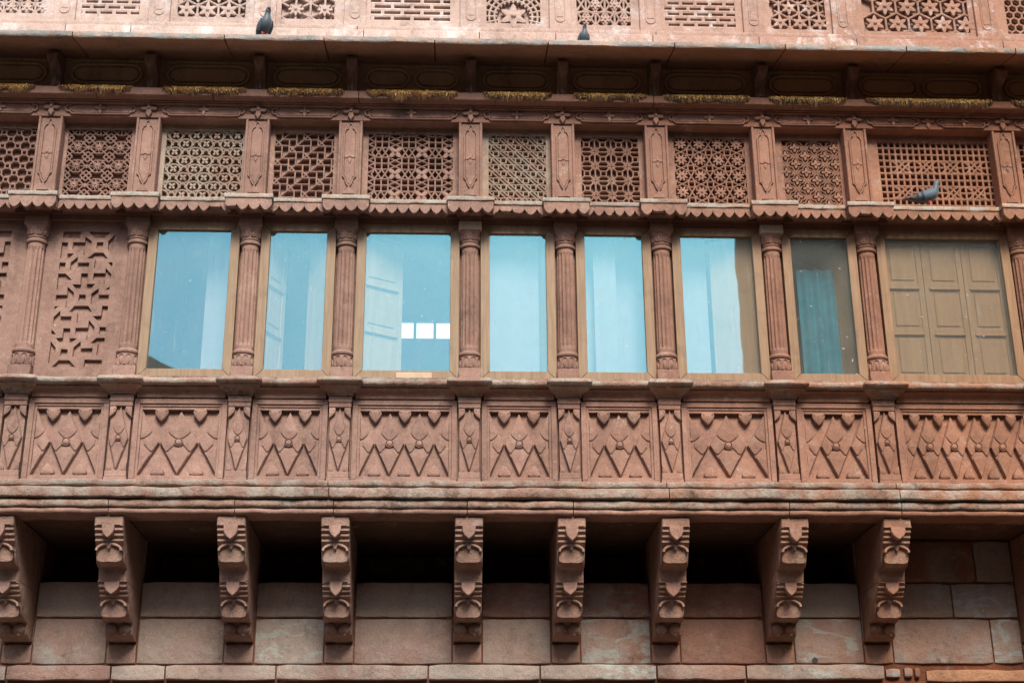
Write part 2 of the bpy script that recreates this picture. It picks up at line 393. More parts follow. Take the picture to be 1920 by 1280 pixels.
# ------------------------------------------------------------------ corbels
def corbel_meshes():
    w = .127
    def body(prof, chx=.008):
        n = len(prof); b = MB(); vs = []
        for x, sh in ((-w, .012), (-w+chx, 0), (w-chx, 0), (w, .012)):
            for (y, z) in prof: vs.append((x, y+(sh if y < .8 else 0), z))
        F = [(l*n+i, l*n+(i+1) % n, (l+1)*n+(i+1) % n, (l+1)*n+i) for l in range(3) for i in range(n)] + [tuple(range(n)), tuple(range(3*n, 4*n))]
        b.add(vs, F); return b
    def rolls(y0, z0, y1, z1, k):
        out = []
        for i in range(k):
            for t in (0, .2, .5, .8):
                q = (i+t)/k; bul = .022*math.sin(math.pi*t) - .006
                out.append((y0+(y1-y0)*q - bul, z0+(z1-z0)*q - bul*.3))
        return out
    up_ = [(.86, 4.69), (-.10, 4.69), (-.112, 4.67), (-.105, 4.595)] + rolls(-.085, 4.585, .0, 4.455, 3)
    up_ += [(.022, 4.44), (.045, 4.40), (.07, 4.35), (.095, 4.31), (.13, 4.285), (.20, 4.275), (.215, 4.262), (.225, 4.20), (.235, 4.165), (.86, 4.165)]
    lo_ = [(.86, 4.16), (.238, 4.16), (.236, 4.148)] + rolls(.25, 4.14, .36, 4.03, 3)
    lo_ += [(.385, 4.015), (.40, 3.985), (.43, 3.93), (.48, 3.885), (.56, 3.86), (.64, 3.855), (.655, 3.83), (.655, 3.79), (.67, 3.755), (.71, 3.735), (.78, 3.715), (.86, 3.715)]
    A, B = body(up_).mesh('corbel', 'corbel', 35), body(lo_).mesh('lower_stone', 'corbel', 35)
    fl = MB(); sh = [(-.062, .0), (.062, 0), (.06, -.05), (.045, -.085), (.02, -.11), (0, -.125), (-.02, -.11), (-.045, -.085), (-.06, -.05)]
    fl.prism(sh, -.02, .06, .006); fl.box(-.118, .118, -.012, .05, 0, .012, .003)
    sc = MB()
    outer = arc(0, -.052, .108, 184, -4, 18, .056)
    pts = [(p[0], p[1]) for p in outer]
    sc.strip(pts, .020, -.030, .05)
    sc.prism([(-.028, .008), (.028, .008), (.018, -.012), (.013, -.032), (0, -.045), (-.013, -.032), (-.018, -.012)], -.036, .04, .006)
    G, vs = 12, []
    for iv in range(G+1):
        v = iv/G
        for iu in range(G+1):
            u_ = -1+2*iu/G
            y = .008 + .03*v - .014*(1-u_**2) + .007*math.exp(-((abs(u_)-.45)/.22)**2) + (.06*max(0, v-.84)/.16)
            vs.append((u_*.113*(1-.10*max(0, v-.6)/.4), y, .006-.05*abs(u_)**2.2*(1-v) - v*.185*(1-.14*u_**4)))
    sc.add(vs, [(i*(G+1)+j, i*(G+1)+j+1, (i+1)*(G+1)+j+1, (i+1)*(G+1)+j) for i in range(G) for j in range(G)])
    ball = MB()
    for sx in (-1, 1):
        ball.lathe([(.004, -.05), (.035, -.043), (.052, -.02), (.056, 0), (.05, .02), (.03, .045), (.004, .05)], sx*.062, 0, 12)
        ball.lathe([(.003, -.072), (.014, -.066), (.017, -.054), (.012, -.045)], sx*.062, -.02, 8)
    return A, B, fl.mesh('shield_carving', 'carve'), sc.mesh('leaf_carving', 'corbel', 40), ball.mesh('bud_carving', 'corbel', 50)
CA, CB, CF, CS, CBALL = corbel_meshes()
for k, x in enumerate(C):
    c = place(CA, 'corbel', palace, (x, 0, 0))
    place(CF, 'shield_carving', c, (0, -.10, 4.598), (rnd.uniform(.85, 1.15), 1, rnd.uniform(.85, 1.1)))
    place(CS, 'leaf_carving', c, (0, .005, 4.445))
    l = place(CB, 'lower_stone', c)
    place(CF, 'shield_carving', c, (0, .235, 4.155), (rnd.uniform(.85, 1.15), 1, rnd.uniform(.85, 1.1)))
    place(CS, 'leaf_carving', c, (0, .375, 4.015))
    place(CBALL, 'bud_carving', c, (0, .645, 3.80))

# ------------------------------------------------------------------ gallery floor and ledge
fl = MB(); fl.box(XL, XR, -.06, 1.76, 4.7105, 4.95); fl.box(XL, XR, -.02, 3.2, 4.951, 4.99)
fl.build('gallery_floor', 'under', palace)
def course(joints, prof, mat, amp, scale, seed, name='ledge_stone'):
    for i in range(len(joints)-1):
        b = MB(); sx = seed+i*5.3
        b.sweep(prof, joints[i]+.004, joints[i+1]-.004, max(3, int((joints[i+1]-joints[i])/.05)), amp, scale, sx)
        b.build(name, mat, palace, smooth=45)
def rprof(yf, yb, z0, z1, c=.012): return [(yb, z0), (yf+c, z0), (yf+c*.3, z0+c*.3), (yf, z0+c), (yf, (z0+z1)/2), (yf, z1-c), (yf+c*.3, z1-c*.3), (yf+c, z1), (yb, z1)]
course([XL, -1.101, 1.973, 4.092, XR], rprof(-.19, .1, 4.942, 5.0, .016), 'weather', .011, 4, 3)
course([XL, -1.09, 1.99, 4.11, XR], rprof(-.215, .1, 4.832, 4.926, .014), 'weather', .014, 4, 13)
course([XL, -1.0, 2.05, 4.05, XR], rprof(-.16, .1, 4.922, 4.946, .002), 'stone', .002, 4, 17)
j3 = [XL, -3.047, -1.927, -1.047, .156, 1.117, 3.092, 4.127, XR]
tor = [(.1, 4.75), (-.16, 4.75), (-.172, 4.757), (-.178, 4.775), (-.178, 4.80), (-.172, 4.815), (-.16, 4.82), (.1, 4.82)]
course(j3, tor, 'weather', .011, 5, 23)
tor2 = [(.1, 4.69), (-.13, 4.692), (-.148, 4.700), (-.158, 4.716), (-.155, 4.735), (-.14, 4.746), (.1, 4.7485)]
course(j3, tor2, 'stone', .009, 5, 33)

# ------------------------------------------------------------------ parapet
def heart(flip=1, s=1.0):
    p = [(0, -.082), (-.02, -.06), (-.042, -.03), (-.05, -.008), (-.046, .012), (-.032, .022), (-.018, .018), (-.006, .02), (.006, .02), (.018, .018), (.032, .022), (.046, .012), (.05, -.008), (.042, -.03), (.02, -.06)]
    b = MB(); b.prism([(x*s, z*flip*s) for x, z in p], -.024, .02, .008)
    b.strip([(0, -.075*flip*s), (0, .0)], .004, -.0255, -.01)
    for sx in (-1, 1): b.dome(sx*.034*s, .004*flip*s, .011*s, -.02, .008, 8)
    return b
HT, HB = heart(1).mesh('heart_carving', 'carve', 40), heart(-1).mesh('heart_carving', 'carve', 40)
def diamond(half=None, W=.5, H=.305, r=.036):
    """unit rhomb carving: half-width 0.5 (scaled per bay), real half-height"""
    b = MB()
    def clip(pts):
        if half is None: return pts
        out = []; sg = half
        for i in range(len(pts)):
            p, q = pts[i], pts[(i+1) % len(pts)]
            pi, qi = p[0]*sg >= -1e-9, q[0]*sg >= -1e-9
            if pi: out.append(p)
            if pi != qi: t = p[0]/(p[0]-q[0]); out.append((0, p[1]+(q[1]-p[1])*t))
        return out
    base = clip([(-W, 0), (0, -H), (W, 0), (0, H)])
    b.prism(base, -.030, .01, .010)
    # four petals over it, slits between
    topp = [(0, H*.97), (-.17, H*.62), (-.27, H*.40), (-.285, H*.33), (-.24, H*.255), (-.12, H*.15), (-.05, H*.12), (.05, H*.12), (.12, H*.15), (.24, H*.255), (.285, H*.33), (.27, H*.40), (.17, H*.62)]
    left = [(-.965*W, 0), (-.80*W, H*.17), (-.66*W, H*.285), (-.54*W, H*.27), (-.40*W, H*.18), (-.22*W, H*.07), (-.22*W, -H*.07), (-.40*W, -H*.18), (-.54*W, -H*.27), (-.66*W, -H*.285), (-.80*W, -H*.17)]
    bot = [(0, -H*.97), (-.17, -H*.62), (-.28, -H*.40), (-.26, -H*.33), (-.15, -H*.20), (-.05, -H*.12), (.05, -H*.12), (.15, -H*.20), (.26, -H*.33), (.28, -H*.40), (.17, -H*.62)]
    for q, rg in ((topp, (0, H*.4, .007)), (left, (-W*.5, 0, .006)), ([(-x, z) for x, z in left], (W*.5, 0, .006)), (bot, (0, -H*.45, .006))):
        c_ = clip(q)
        if len(c_) > 2:
            rx = rg[0] if half is None else (rg[0] if rg[0]*half > 0 else half*.02)
            b.prism(c_, -.040, -.02, .007, ridge=(rx, rg[1], rg[2]))
    return b
DF, DL, DR = diamond().mesh('diamond_carving', 'carve'), diamond(1).mesh('diamond_carving', 'carve'), diamond(-1).mesh('diamond_carving', 'carve')
bs = MB(); bs.dome(0, 0, .028, -.018, .011, 14); bs.strip(arc(0, 0, .036, 0, 345, 23), .007, -.024, 0, True)
BOSS = bs.mesh('boss_carving', 'carve', 50)
nh = [2, 2, 2, 2, 3, 2, 2, 2, 2, 5, 2]
FZ0, FZ1 = 5.085, 5.716; FM = (FZ0+FZ1)/2
def framebars(b, x0, x1, z0, z1, wd, yf, yb, c=.004):
    b.box(x0, x1, yf, yb, z0, z0+wd, c); b.box(x0, x1, yf, yb, z1-wd, z1, c)
    b.box(x0, x0+wd, yf+.0015, yb, z0+wd, z1-wd, c); b.box(x1-wd, x1, yf+.0015, yb, z0+wd, z1-wd, c)
for k in range(NB):
    x0, x1 = C[k]+.115, C[k+1]-.115
    b = MB(); b.box(x0-.02, x1+.02, .046, .16, 5.0, 5.83)
    framebars(b, x0, x1, 5.0, 5.815, .05, -.03, .06)
    framebars(b, x0+.05, x1-.05, 5.05, 5.765, .024, -.015, .06, .003)
    f0, f1 = x0+.074, x1-.074
    b.box(f0, f1, -.004, .06, 5.074, FZ0); b.box(f0, f1, -.004, .06, FZ1, 5.741)
    pn = b.build('parapet_panel', 'carve', palace)
    n = nh[k]; pt = (f1-f0)/n
    for i in range(n+1):
        x = f0+pt*i
        place(DL if i == 0 else DR if i == n else DF, 'diamond_carving', pn, (x, .046, FM), (pt*.985, 1.15, 1))
        if 0 < i < n: place(BOSS, 'boss_carving', pn, (x, .008, FM))
    for i in range(n):
        x = f0+pt*(i+.5); hs = min(1.25, pt/.235)
        place(HT, 'heart_carving', pn, (x, .024, FZ1-.018), (hs, 1.5, 1.2)); place(HB, 'heart_carving', pn, (x, .026, FZ0+.022), (hs, 1.6, 1.12))
# pedestals
pdm = MB(); pdm.box(-.104, .104, -.055, .1, 5.0, 5.06, .005); pdm.box(-.098, .098, -.05, .1, 5.06, 5.118, .004)
pdm.box(-.092, .092, -.022, .1, 5.118, 5.73); pdm.box(-.104, .104, -.062, .1, 5.73, 5.775, .006); pdm.box(-.108, .108, -.07, .1, 5.775, 5.842, .008)
PED = pdm.mesh('pedestal', 'carve')
lf = MB(); lf.prism([(0, 0), (.055, 0), (.06, -.02), (.055, -.045), (.03, -.075), (0, -.10)], -.028, .01, .005); lf.dome(.04, -.02, .012, -.024, .008, 8)
LEAF = lf.mesh('leaf_carving', 'carve', 40)
for x in C:
    p_ = place(PED, 'pedestal', palace, (x, 0, 0))
    place(DF, 'diamond_carving', p_, (0, -.022, 5.424), (.178, 1, 1)); place(BOSS, 'boss_carving', p_, (0, -.045, 5.424), (.75, 1, .75))
    for sx in (-1, 1):
        place(LEAF, 'leaf_carving', p_, (-.10*sx, -.03, 5.728), (sx, 1, 1)); place(LEAF, 'leaf_carving', p_, (-.092*sx, -.022, 5.12), (sx*.8, .8, -.75))

# ------------------------------------------------------------------ hand rail
cav = [(.1, 5.822), (-.045, 5.822), (-.052, 5.835), (-.056, 5.86), (-.07, 5.88), (-.10, 5.893), (-.118, 5.897), (-.118, 5.912), (.1, 5.912)]
rl = [(.1, 5.914), (-.135, 5.914), (-.158, 5.921), (-.17, 5.938), (-.172, 5.955), (-.163, 5.973), (-.145, 5.983), (-.12, 5.986), (.1, 5.986)]
for k in range(NB):
    x0, x1 = C[k]+.135, C[k+1]-.135
    b = MB(); b.sweep(cav, x0, x1, 12, .003, 6, k*3.1); b.build('cornice_moulding', 'stone', palace, smooth=40)
    b = MB(); b.sweep(rl, x0+.0, x1-.0, 20, .006, 7, k*7.7+2); b.build('hand_rail', 'weather', palace, smooth=50)
def railblock(seed):
    b = MB(); vs = []
    sec = [(5.843, .122, -.085), (5.862, .124, -.09), (5.872, .135, -.105), (5.888, .158, -.14), (5.897, .18, -.175), (5.90, .19, -.19), (5.9135, .19, -.192), (5.914, .196, -.205), (5.923, .207, -.225), (5.942, .213, -.238), (5.96, .21, -.235), (5.976, .20, -.222), (5.987, .18, -.195)]
    for (z, hw, yf) in sec:
        ring = [(-hw, .1), (-hw, yf+.02), (-hw+.012, yf+.004), (-hw*.5, yf), (0, yf), (hw*.5, yf), (hw-.012, yf+.004), (hw, yf+.02), (hw, .1)]
        for (x, y) in ring:
            d = .005*nz(x*6, y*6, z*6+seed) if y < .05 else 0
            vs.append((x+d, y+d*1.4, z+(.006*nz(x*8+seed, y*8, 3) if y < .05 else 0)))
    n = 9
    b.add(vs, [(l*n+i, l*n+(i+1) % n, (l+1)*n+(i+1) % n, (l+1)*n+i) for l in range(len(sec)-1) for i in range(n)] + [tuple(range(n)), tuple(range((len(sec)-1)*n, len(sec)*n))])
    return b
for i, x in enumerate(C): railblock(i*3.3).build('rail_block', 'weather', palace, (x, 0, 0), smooth=40)

# ------------------------------------------------------------------ columns
def col_meshes():
    R0 = .087
    def flute(r, z, a):
        e = min((z-6.335)/.03, (7.325-z)/.03, 1.0)
        if e <= 0: return r
        t = (a*14/(2*math.pi)+.5) % 1.0; q = abs(t-.5)*2
        cut = max(0.0, 1-(q/.82)**2); return r - .013*math.sqrt(cut)*min(1, e)**.5
    pr = [(R0+.004, 6.285), (R0+.002, 6.31)] + [(R0+.001-.003*i/26, 6.325+.0395*i*.98) for i in range(27)] + [(R0, 7.36), (R0+.003, 7.372)]
    zs = sorted(set([round(6.285+.01*i, 4) for i in range(10)] + [round(6.40+.09*i, 4) for i in range(10)] + [round(7.27+.01*i, 4) for i in range(11)]))
    sh = MB(); sh.lathe([(R0 - .004*(z-6.285), z) for z in zs], 0, 0, 112, flute)
    bs = MB(); bs.box(-.105, .105, -.098, .098, 5.987, 6.119, .008)
    bs.lathe([(.088, 6.1195), (.097, 6.14), (.101, 6.17), (.099, 6.20), (.094, 6.228), (.09, 6.242)], 0, 0, 40)
    bs.lathe([(.090, 6.243), (.100, 6.25), (.107, 6.263), (.107, 6.275), (.10, 6.287), (.092, 6.293)], 0, 0, 40)
    def petal(b, a0, z0, z1, r, inv=1, wd=.36, th=.006):
        P = []
        for t in range(17):
            q = -1+2*t/16
            a = a0 + wd*(.5*math.copysign(abs(q)**.75, q)*(1-.0*abs(q)) + .16*math.sin(q*math.pi)); zz = (1-abs(q)**2.2)
            z = z0+(z1-z0)*zz if inv > 0 else z1-(z1-z0)*zz
            P.append((r*math.cos(a), r*math.sin(a), z))
        b.tube(P, th, 6)
        P = [((r+.001)*math.cos(a0), (r+.001)*math.sin(a0), z0+(z1-z0)*q) for q in (.08, .3, .5, .66)]
        b.tube(P, [.004, .011, .011, .004], 6)
    for i in range(9): petal(bs, 2*math.pi*(i+.25)/9, 6.128, 6.232, .099, 1, .56)
    cp = MB()
    cp.lathe([(.084, 7.372), (.098, 7.378), (.104, 7.39), (.102, 7.403), (.09, 7.411), (.087, 7.416), (.095, 7.421), (.098, 7.43), (.092, 7.438)], 0, 0, 40)
    def sq(r, z, a):
        t = max(0, min(1, (z-7.46)/.085)); t = t*t
        m_ = max(abs(math.cos(a)), abs(math.sin(a)))
        return r*(1-t)+t*min(.104/m_, .135)
    cp.lathe([(.088, 7.438), (.094, 7.45), (.097, 7.47), (.097, 7.49), (.099, 7.51), (.102, 7.53), (.106, 7.548)], 0, 0, 48, sq)
    for i in range(9): petal(cp, 2*math.pi*(i+.25)/9, 7.452, 7.535, .100, -1, .54)
    ab = MB(); ab.box(-.112, .112, -.112, .1, 7.549, 7.635, .005)
    br = MB(); br.box(-.104, .104, -.10, .1, 7.636, 7.69, .004)
    br.prism([(-.104, 7.69), (.104, 7.69), (.15, 7.735), (.17, 7.755), (-.17, 7.755), (-.15, 7.735)], -.19, .1)
    return sh.mesh('column', 'stone', 50), bs.mesh('column_base', 'carve', 40), cp.mesh('capital', 'carve', 40), ab, br.mesh('bracket_block', 'frieze')
SH, BS, CP, AB, BR = col_meshes()
ABs, ABi = AB.mesh('abacus', 'stone'), AB.mesh('abacus', 'ivory')
for i, x in enumerate(C):
    c = place(SH, 'column', palace, (x, 0, 0))
    place(BS, 'column_base', c); place(CP, 'capital', c); place(ABi if i in (5, 8) else ABs, 'abacus', c); place(BR, 'bracket_block', c)
# walls behind the columns and around the gallery room
for i, x in enumerate(C):
    b = MB(); b.box(x-.115, x+.115, .042, .3, 5.99, 7.80); b.build('mullion_wall', 'stone', palace)
for k in range(NB):
    x0, x1 = C[k]+.113, C[k+1]-.113
    b = MB(); b.box(x0, x1, .0, .3, 7.655, 7.80); b.box(x0, x1, -.05, .0, 7.69, 7.80, .004)
    b.box(x0, x1, -.03, -.0005, 7.6295, 7.6885, .003); b.build('lintel', 'frieze', palace)

# ------------------------------------------------------------------ carved blind panels
POCK = [[(-.248, .697), (-.080, .697), (-.080, .627), (-.248, .627)], [(-.008, .700), (.213, .700), (.155, .631), (.06, .631)], [(.25, .67), (.25, .445), (.195, .506), (.19, .594)], [(.081, .586), (.148, .586), (.148, .522), (.081, .522)],
 [(-.147, .582), (-.033, .582), (-.033, .645), (.033, .597), (.033, .504), (-.033, .439), (-.037, .510), (-.149, .510)], [(-.25, .581), (-.191, .581), (-.191, .462), (-.12, .462), (-.174, .405), (-.251, .405)],
 [(.072, .475), (.156, .475), (.206, .412), (.148, .408), (.147, .311), (.08, .311), (.078, .408), (.006, .412)], [(-.253, .366), (-.192, .366), (-.192, .295), (-.252, .295)],
 [(-.082, .429), (-.080, .368), (.033, .368), (.033, .305), (-.085, .305), (-.085, .226), (-.146, .293), (-.147, .366)], [(.207, .374), (.252, .374), (.254, .322)],
 [(.193, .315), (.252, .252), (.250, .2), (.190, .132), (.187, .19), (.08, .19), (.08, .26), (.193, .26)], [(-.252, .252), (-.183, .252), (-.113, .185), (-.196, .180), (-.197, .079), (-.252, .079)],
 [(-.034, .254), (.030, .254), (.030, .146), (.109, .146), (.067, .082), (-.064, .082), (-.108, .142), (-.034, .142)], [(.25, .124), (.25, .088), (.209, .086)],
 [(.146, .101), (.149, .034), (.25, .034), (.25, -.03), (.146, -.03), (.149, -.118), (.082, -.056), (.082, .043)]]
POCK = POCK + [[(-x, -z) for x, z in p] for p in POCK] + [[(-.033, .033), (.033, .033), (.033, -.033), (-.033, -.033)]]
def blind(k, mirror):
    cx = (C[k]+C[k+1])/2; x0, x1 = C[k]+.09, C[k+1]-.09; cz = 6.832; sg = -1 if mirror else 1; yf, yd = .012, .043
    b = MB(); b.box(x0, x1, .045, .2, 5.99, 7.654)
    for xa, xb, za, zb in ((x0, x0+.012, 5.99, 7.654), (x1-.012, x1, 5.99, 7.654)): b.box(xa, xb, yf-.001, .045, za, zb)
    pn = b.build('carved_panel', 'carve', palace)
    bm = bmesh.new()
    def loop(pts, y):
        vs = [bm.verts.new((x, y, z)) for x, z in pts]
        return vs, [bm.edges.new((vs[i], vs[(i+1) % len(vs)])) for i in range(len(vs))]
    ov, edges = loop([(x0+.0125, 5.99), (x1-.0125, 5.99), (x1-.0125, 7.654), (x0+.0125, 7.654)], yf)
    for p in POCK:
        pts = [(cx+sg*(x+rnd.uniform(-.002, .002)), cz+z+rnd.uniform(-.002, .002)) for x, z in p]
        c0 = Vector((sum(q[0] for q in pts)/len(pts), sum(q[1] for q in pts)/len(pts)))
        fv, fe = loop(pts, yf); edges += fe
        mv = [bm.verts.new((x, yf+.006, z)) for x, z in [tuple(Vector(q)+(c0-Vector(q)).normalized()*.003) for q in pts]]
        dv = [bm.verts.new((v.co.x, yd+.001, v.co.z)) for v in mv]
        for A, B in ((fv, mv), (mv, dv)):
            for i in range(len(A)): j = (i+1) % len(A); bm.faces.new((A[i], A[j], B[j], B[i]))
    bmesh.ops.triangle_fill(bm, use_beauty=True, use_dissolve=False, edges=edges)
    bmesh.ops.recalc_face_normals(bm, faces=bm.faces[:])
    me = bpy.data.meshes.new('strapwork'); bm.to_mesh(me); bm.free(); me.materials.append(M['carve'])
    place(me, 'strapwork', pn)
blind(0, True); blind(1, False)
b = MB(); b.box(C[10]+.09, C[11]-.09, .03, .2, 5.99, 7.654, .004); b.box(C[10]+.2, C[11]-.2, .012, .05, 6.15, 7.5, .01); b.build('blind_panel', 'stone', palace)

# ------------------------------------------------------------------ windows
def leaf_mesh(w, h, rowsn, t=.035, pw=.055):
    """shutter leaf: x 0..w, front at y=0, z 0..h, sunk panels"""
    b = MB(); b.box(0, w, .012, t, 0, h)
    b.box(0, pw, 0, .014, 0, h, .003); b.box(w-pw, w, 0, .014, 0, h, .003)
    hh = (h-(rowsn+1)*.07)/rowsn
    for r in range(rowsn+1):
        z = r*(hh+.07); b.box(pw, w-pw, .0015, .014, z, z+.07, .003)
        if 0 < r: b.box(pw-.01, w-pw+.01, -.012, .012, z-.0, z+.022, .004)
    for r in range(rowsn):
        z = .07+r*(hh+.07); b.box(pw+.03, w-pw-.03, .003, .013, z+.03, z+hh-.03, .006)
    return b
def window(k):
    x0, x1 = C[k]+.103, C[k+1]-.103; z0, z1 = 6.02, 7.628; fwid = .088; yf = -.035
    b = MB()
    for (p, q) in (((x0, z0), (x0, z1)), ((x1, z1), (x1, z0)), ((x0, z1), (x1, z1)), ((x1, z0), (x0, z0))):
        d = Vector((q[0]-p[0], q[1]-p[1])).normalized(); nn = Vector((d.y, -d.x)); dd = d*.0015
        P = [(p[0]+dd.x, p[1]+dd.y), (q[0]-dd.x, q[1]-dd.y), (q[0]-d.x*fwid+nn.x*fwid-dd.x, q[1]-d.y*fwid+nn.y*fwid-dd.y), (p[0]+d.x*fwid+nn.x*fwid+dd.x, p[1]+d.y*fwid+nn.y*fwid+dd.y)]
        b.prism(P, yf, .04, .004, True)
    w = b.build('window', 'frame', palace)
    g = MB(); g.box(x0+fwid-.004, x1-fwid+.004, -.008, -.004, z0+fwid-.004, z1-fwid+.004); g.build('pane', 'glass', w)
    s = MB(); s.box(x0-.01, x1+.01, -.09, .3, 5.987, 6.018); s.build('window_sill', 'weather', w)
    return w, x0+fwid, x1-fwid, z0+fwid, z1-fwid
def shutter(w, x, y, z, wd, h, rot, rowsn=3):
    o = leaf_mesh(wd, h, rowsn).build('shutter', 'shutter', w, (x, y, z)); o.rotation_euler = (0, 0, R_(rot)); return o
def cloth(w, x0, x1, y, z0, z1, mat, amp=.02, per=.09, slant=0):
    b = MB(); n = 40; vs = []
    for i in range(n+1):
        t = i/n; x = x0+(x1-x0)*t
        yy = y+amp*math.sin(2*math.pi*(x1-x0)*t/per)
        vs += [(x, yy, z0+slant*t), (x, yy+amp*.2, z1)]
    b.add(vs, [(2*i, 2*i+2, 2*i+3, 2*i+1) for i in range(n)])
    return b.build('curtain_or_reflection', mat, w, smooth=60)
W_ = {}
for k in WIN: W_[k] = window(k)
H = 1.52; ZB = 6.06
# W1 .. W8
w, a, b_, z0, z1 = W_[2]; cloth(w, b_-.27, b_+.02, .34, 5.99, 7.75, 'white_cloth', .006, .16)
w, a, b_, z0, z1 = W_[3]; shutter(w, a-.03, .06, ZB, .36, H, 64); shutter(w, b_+.05-.26*0, .06, ZB, .36, H, 180-52)
w, a, b_, z0, z1 = W_[4]; shutter(w, a-.04, .06, ZB, .46, H, 31); pb = MB(); pb.box(-.52, -.18, -.048, -.02, 6.024, 6.085, .004); pb.build('repair_strip', 'palewood', w)
w, a, b_, z0, z1 = W_[5]; cloth(w, a-.02, b_-.06, .2, 5.99, 7.75, 'white_cloth', .006, .3); shutter(w, b_+.05, .06, ZB, .34, H, 180-68)
w, a, b_, z0, z1 = W_[6]; cloth(w, a-.04, b_+.04, .3, 5.99, 7.75, 'white_cloth', .004, .3); cloth(w, a+.10, a+.32, .16, 5.99, 7.75, 'white_cloth', .005, .14)
w, a, b_, z0, z1 = W_[7]; cloth(w, a-.02, b_-.42, .26, 5.99, 7.75, 'white_cloth', .006, .3); shutter(w, b_+.05, .06, ZB, .46, H, 180-22)
w, a, b_, z0, z1 = W_[8]; shutter(w, b_+.05, .06, ZB, .42, H, 180-62); cloth(w, a+.10, b_-.05, .22, 5.99, 7.3, 'curtain_or_reflection', .015, .12, 0)  # teal sheet painted in place of the reflection on this pane
w, a, b_, z0, z1 = W_[9]
lw_ = (b_-a+.06)/3
for i in range(3): shutter(w, a-.03+lw_*i+.003, .05+.004*i, ZB, lw_-.006, H, 0)
# gallery room behind the glass
rm = MB(); RX0, RX1 = C[2]-.1, C[10]+.1
rm.box(RX0, RX1, .31, 3.0, 5.93, 5.985); rm.box(RX0, RX1, .31, 3.0, 8.62, 8.7)
rm.box(RX0-.1, RX0, .21, 3.1, 5.93, 8.7); rm.box(RX1, RX1+.1, .21, 3.1, 5.93, 8.7)
hx = [(-.63, -.45), (-.415, -.215), (-.18, .02)]; hz0, hz1 = 7.59, 7.80
xs = [RX0]+[v for h in hx for v in h]+[RX1]
rm.box(RX0, RX1, 3.0, 3.1, 5.93, hz0); rm.box(RX0, RX1, 3.0, 3.1, hz1, 8.7)
for i in range(0, len(xs), 2): rm.box(xs[i], xs[i+1], 3.0, 3.1, hz0, hz1)
gr_ = rm.build('gallery_room', 'room', palace)
kk = NT('glowing_opening_pane'); em = kk.n('ShaderNodeEmission', ins={'Color': (1, .97, .95, 1), 'Strength': .5}); kk.t.links.new(em.outputs[0], kk.out.inputs[0]); M['lit'] = kk.m  # emission stands in for daylight coming through the openings
for a_, c_ in hx:
    q = MB(); q.box(a_+.001, c_-.001, 3.05, 3.055, hz0+.001, hz1-.001); q.build('glow_pane', 'lit', gr_)

# ------------------------------------------------------------------ scalloped eave
def teeth(x0, x1, zt, zn, ztip, n, yf, yb, wear=.0, halfends=True):
    p = [(x0, zt)]; step = (x1-x0)/n; lower = []
    start = x0-step/2 if halfends else x0
    cnt = n+1 if halfends else n
    for i in range(cnt):
        xl, xr = start+step*i, start+step*(i+1); xm = (xl+xr)/2
        brk = rnd.random() < wear; tip = ztip+(rnd.uniform(.3, .75)*(zn-ztip) if brk else rnd.uniform(-.003, .004))
        pts = [(xl, zn), (xl+step*.07, zn-(zn-ztip)*.26), (xl+step*.18, zn-(zn-ztip)*.56), (xl+step*.34, zn-(zn-ztip)*.85), (xm, ztip), (xr-step*.34, zn-(zn-ztip)*.85), (xr-step*.18, zn-(zn-ztip)*.56), (xr-step*.07, zn-(zn-ztip)*.26)]
        lower += [(x, max(z, tip)+.0015*rnd.uniform(-1, 1)) for x, z in pts]
    lower = [q for q in lower if x0+1e-4 < q[0] < x1-1e-4]
    zl = ztip if halfends else zn
    return [(x0, zt), (x0, zl)]+lower+[(x1, zl), (x1, zt)]
for k in range(NB):                       # bays
    x0, x1 = C[k]+.228, C[k+1]-.228; n = max(3, round((x1-x0)/.107)); yf = -.225
    b = MB(); b.sweep(rprof(yf-.012, .12, 7.757, 7.80, .006), x0-.02, x1+.02, 14, .006, 9, k*4.1)
    e = b.build('eave_slab', 'slab', palace, smooth=40)
    t = MB(); t.prism(teeth(x0-.005, x1+.005, 7.755, 7.716, 7.652, n, yf, -.18, .5 if k == 5 else .06), yf, yf+.05, .004, True)
    for i in range(n*1): t.dome(x0+(x1-x0)*(i+.5)/n, 7.742, .007, yf-.001, .003, 6)
    t.box(x0, x1, yf+.052, .02, 7.70, 7.7565)
    t.build('valance', 'carve', e)
for i, x in enumerate(C):                 # over the columns
    yf = -.31; hw = .222
    b = MB(); b.sweep(rprof(yf-.012, .12, 7.757, 7.801, .006), x-hw-.01, x+hw+.01, 10, .006, 9, i*2.7+50)
    e = b.build('eave_slab', 'slab', palace, smooth=40)
    t = MB(); t.prism(teeth(x-hw, x+hw, 7.755, 7.690, 7.630, 4, yf, -.2, .06, False), yf, yf+.05, .004, True)
    for sx in (-1, 1): t.box(x+sx*(hw-.02) - .02, x+sx*(hw-.02)+.02, yf+.052, -.19, 7.66, 7.7565)
    for j in range(5): t.dome(x-hw+.02+(2*hw-.04)*j/4, 7.738, .007, yf-.001, .003, 6)
    t.box(x-hw+.041, x+hw-.041, yf+.051, -.2, 7.70, 7.7565)
    t.build('valance', 'carve', e)

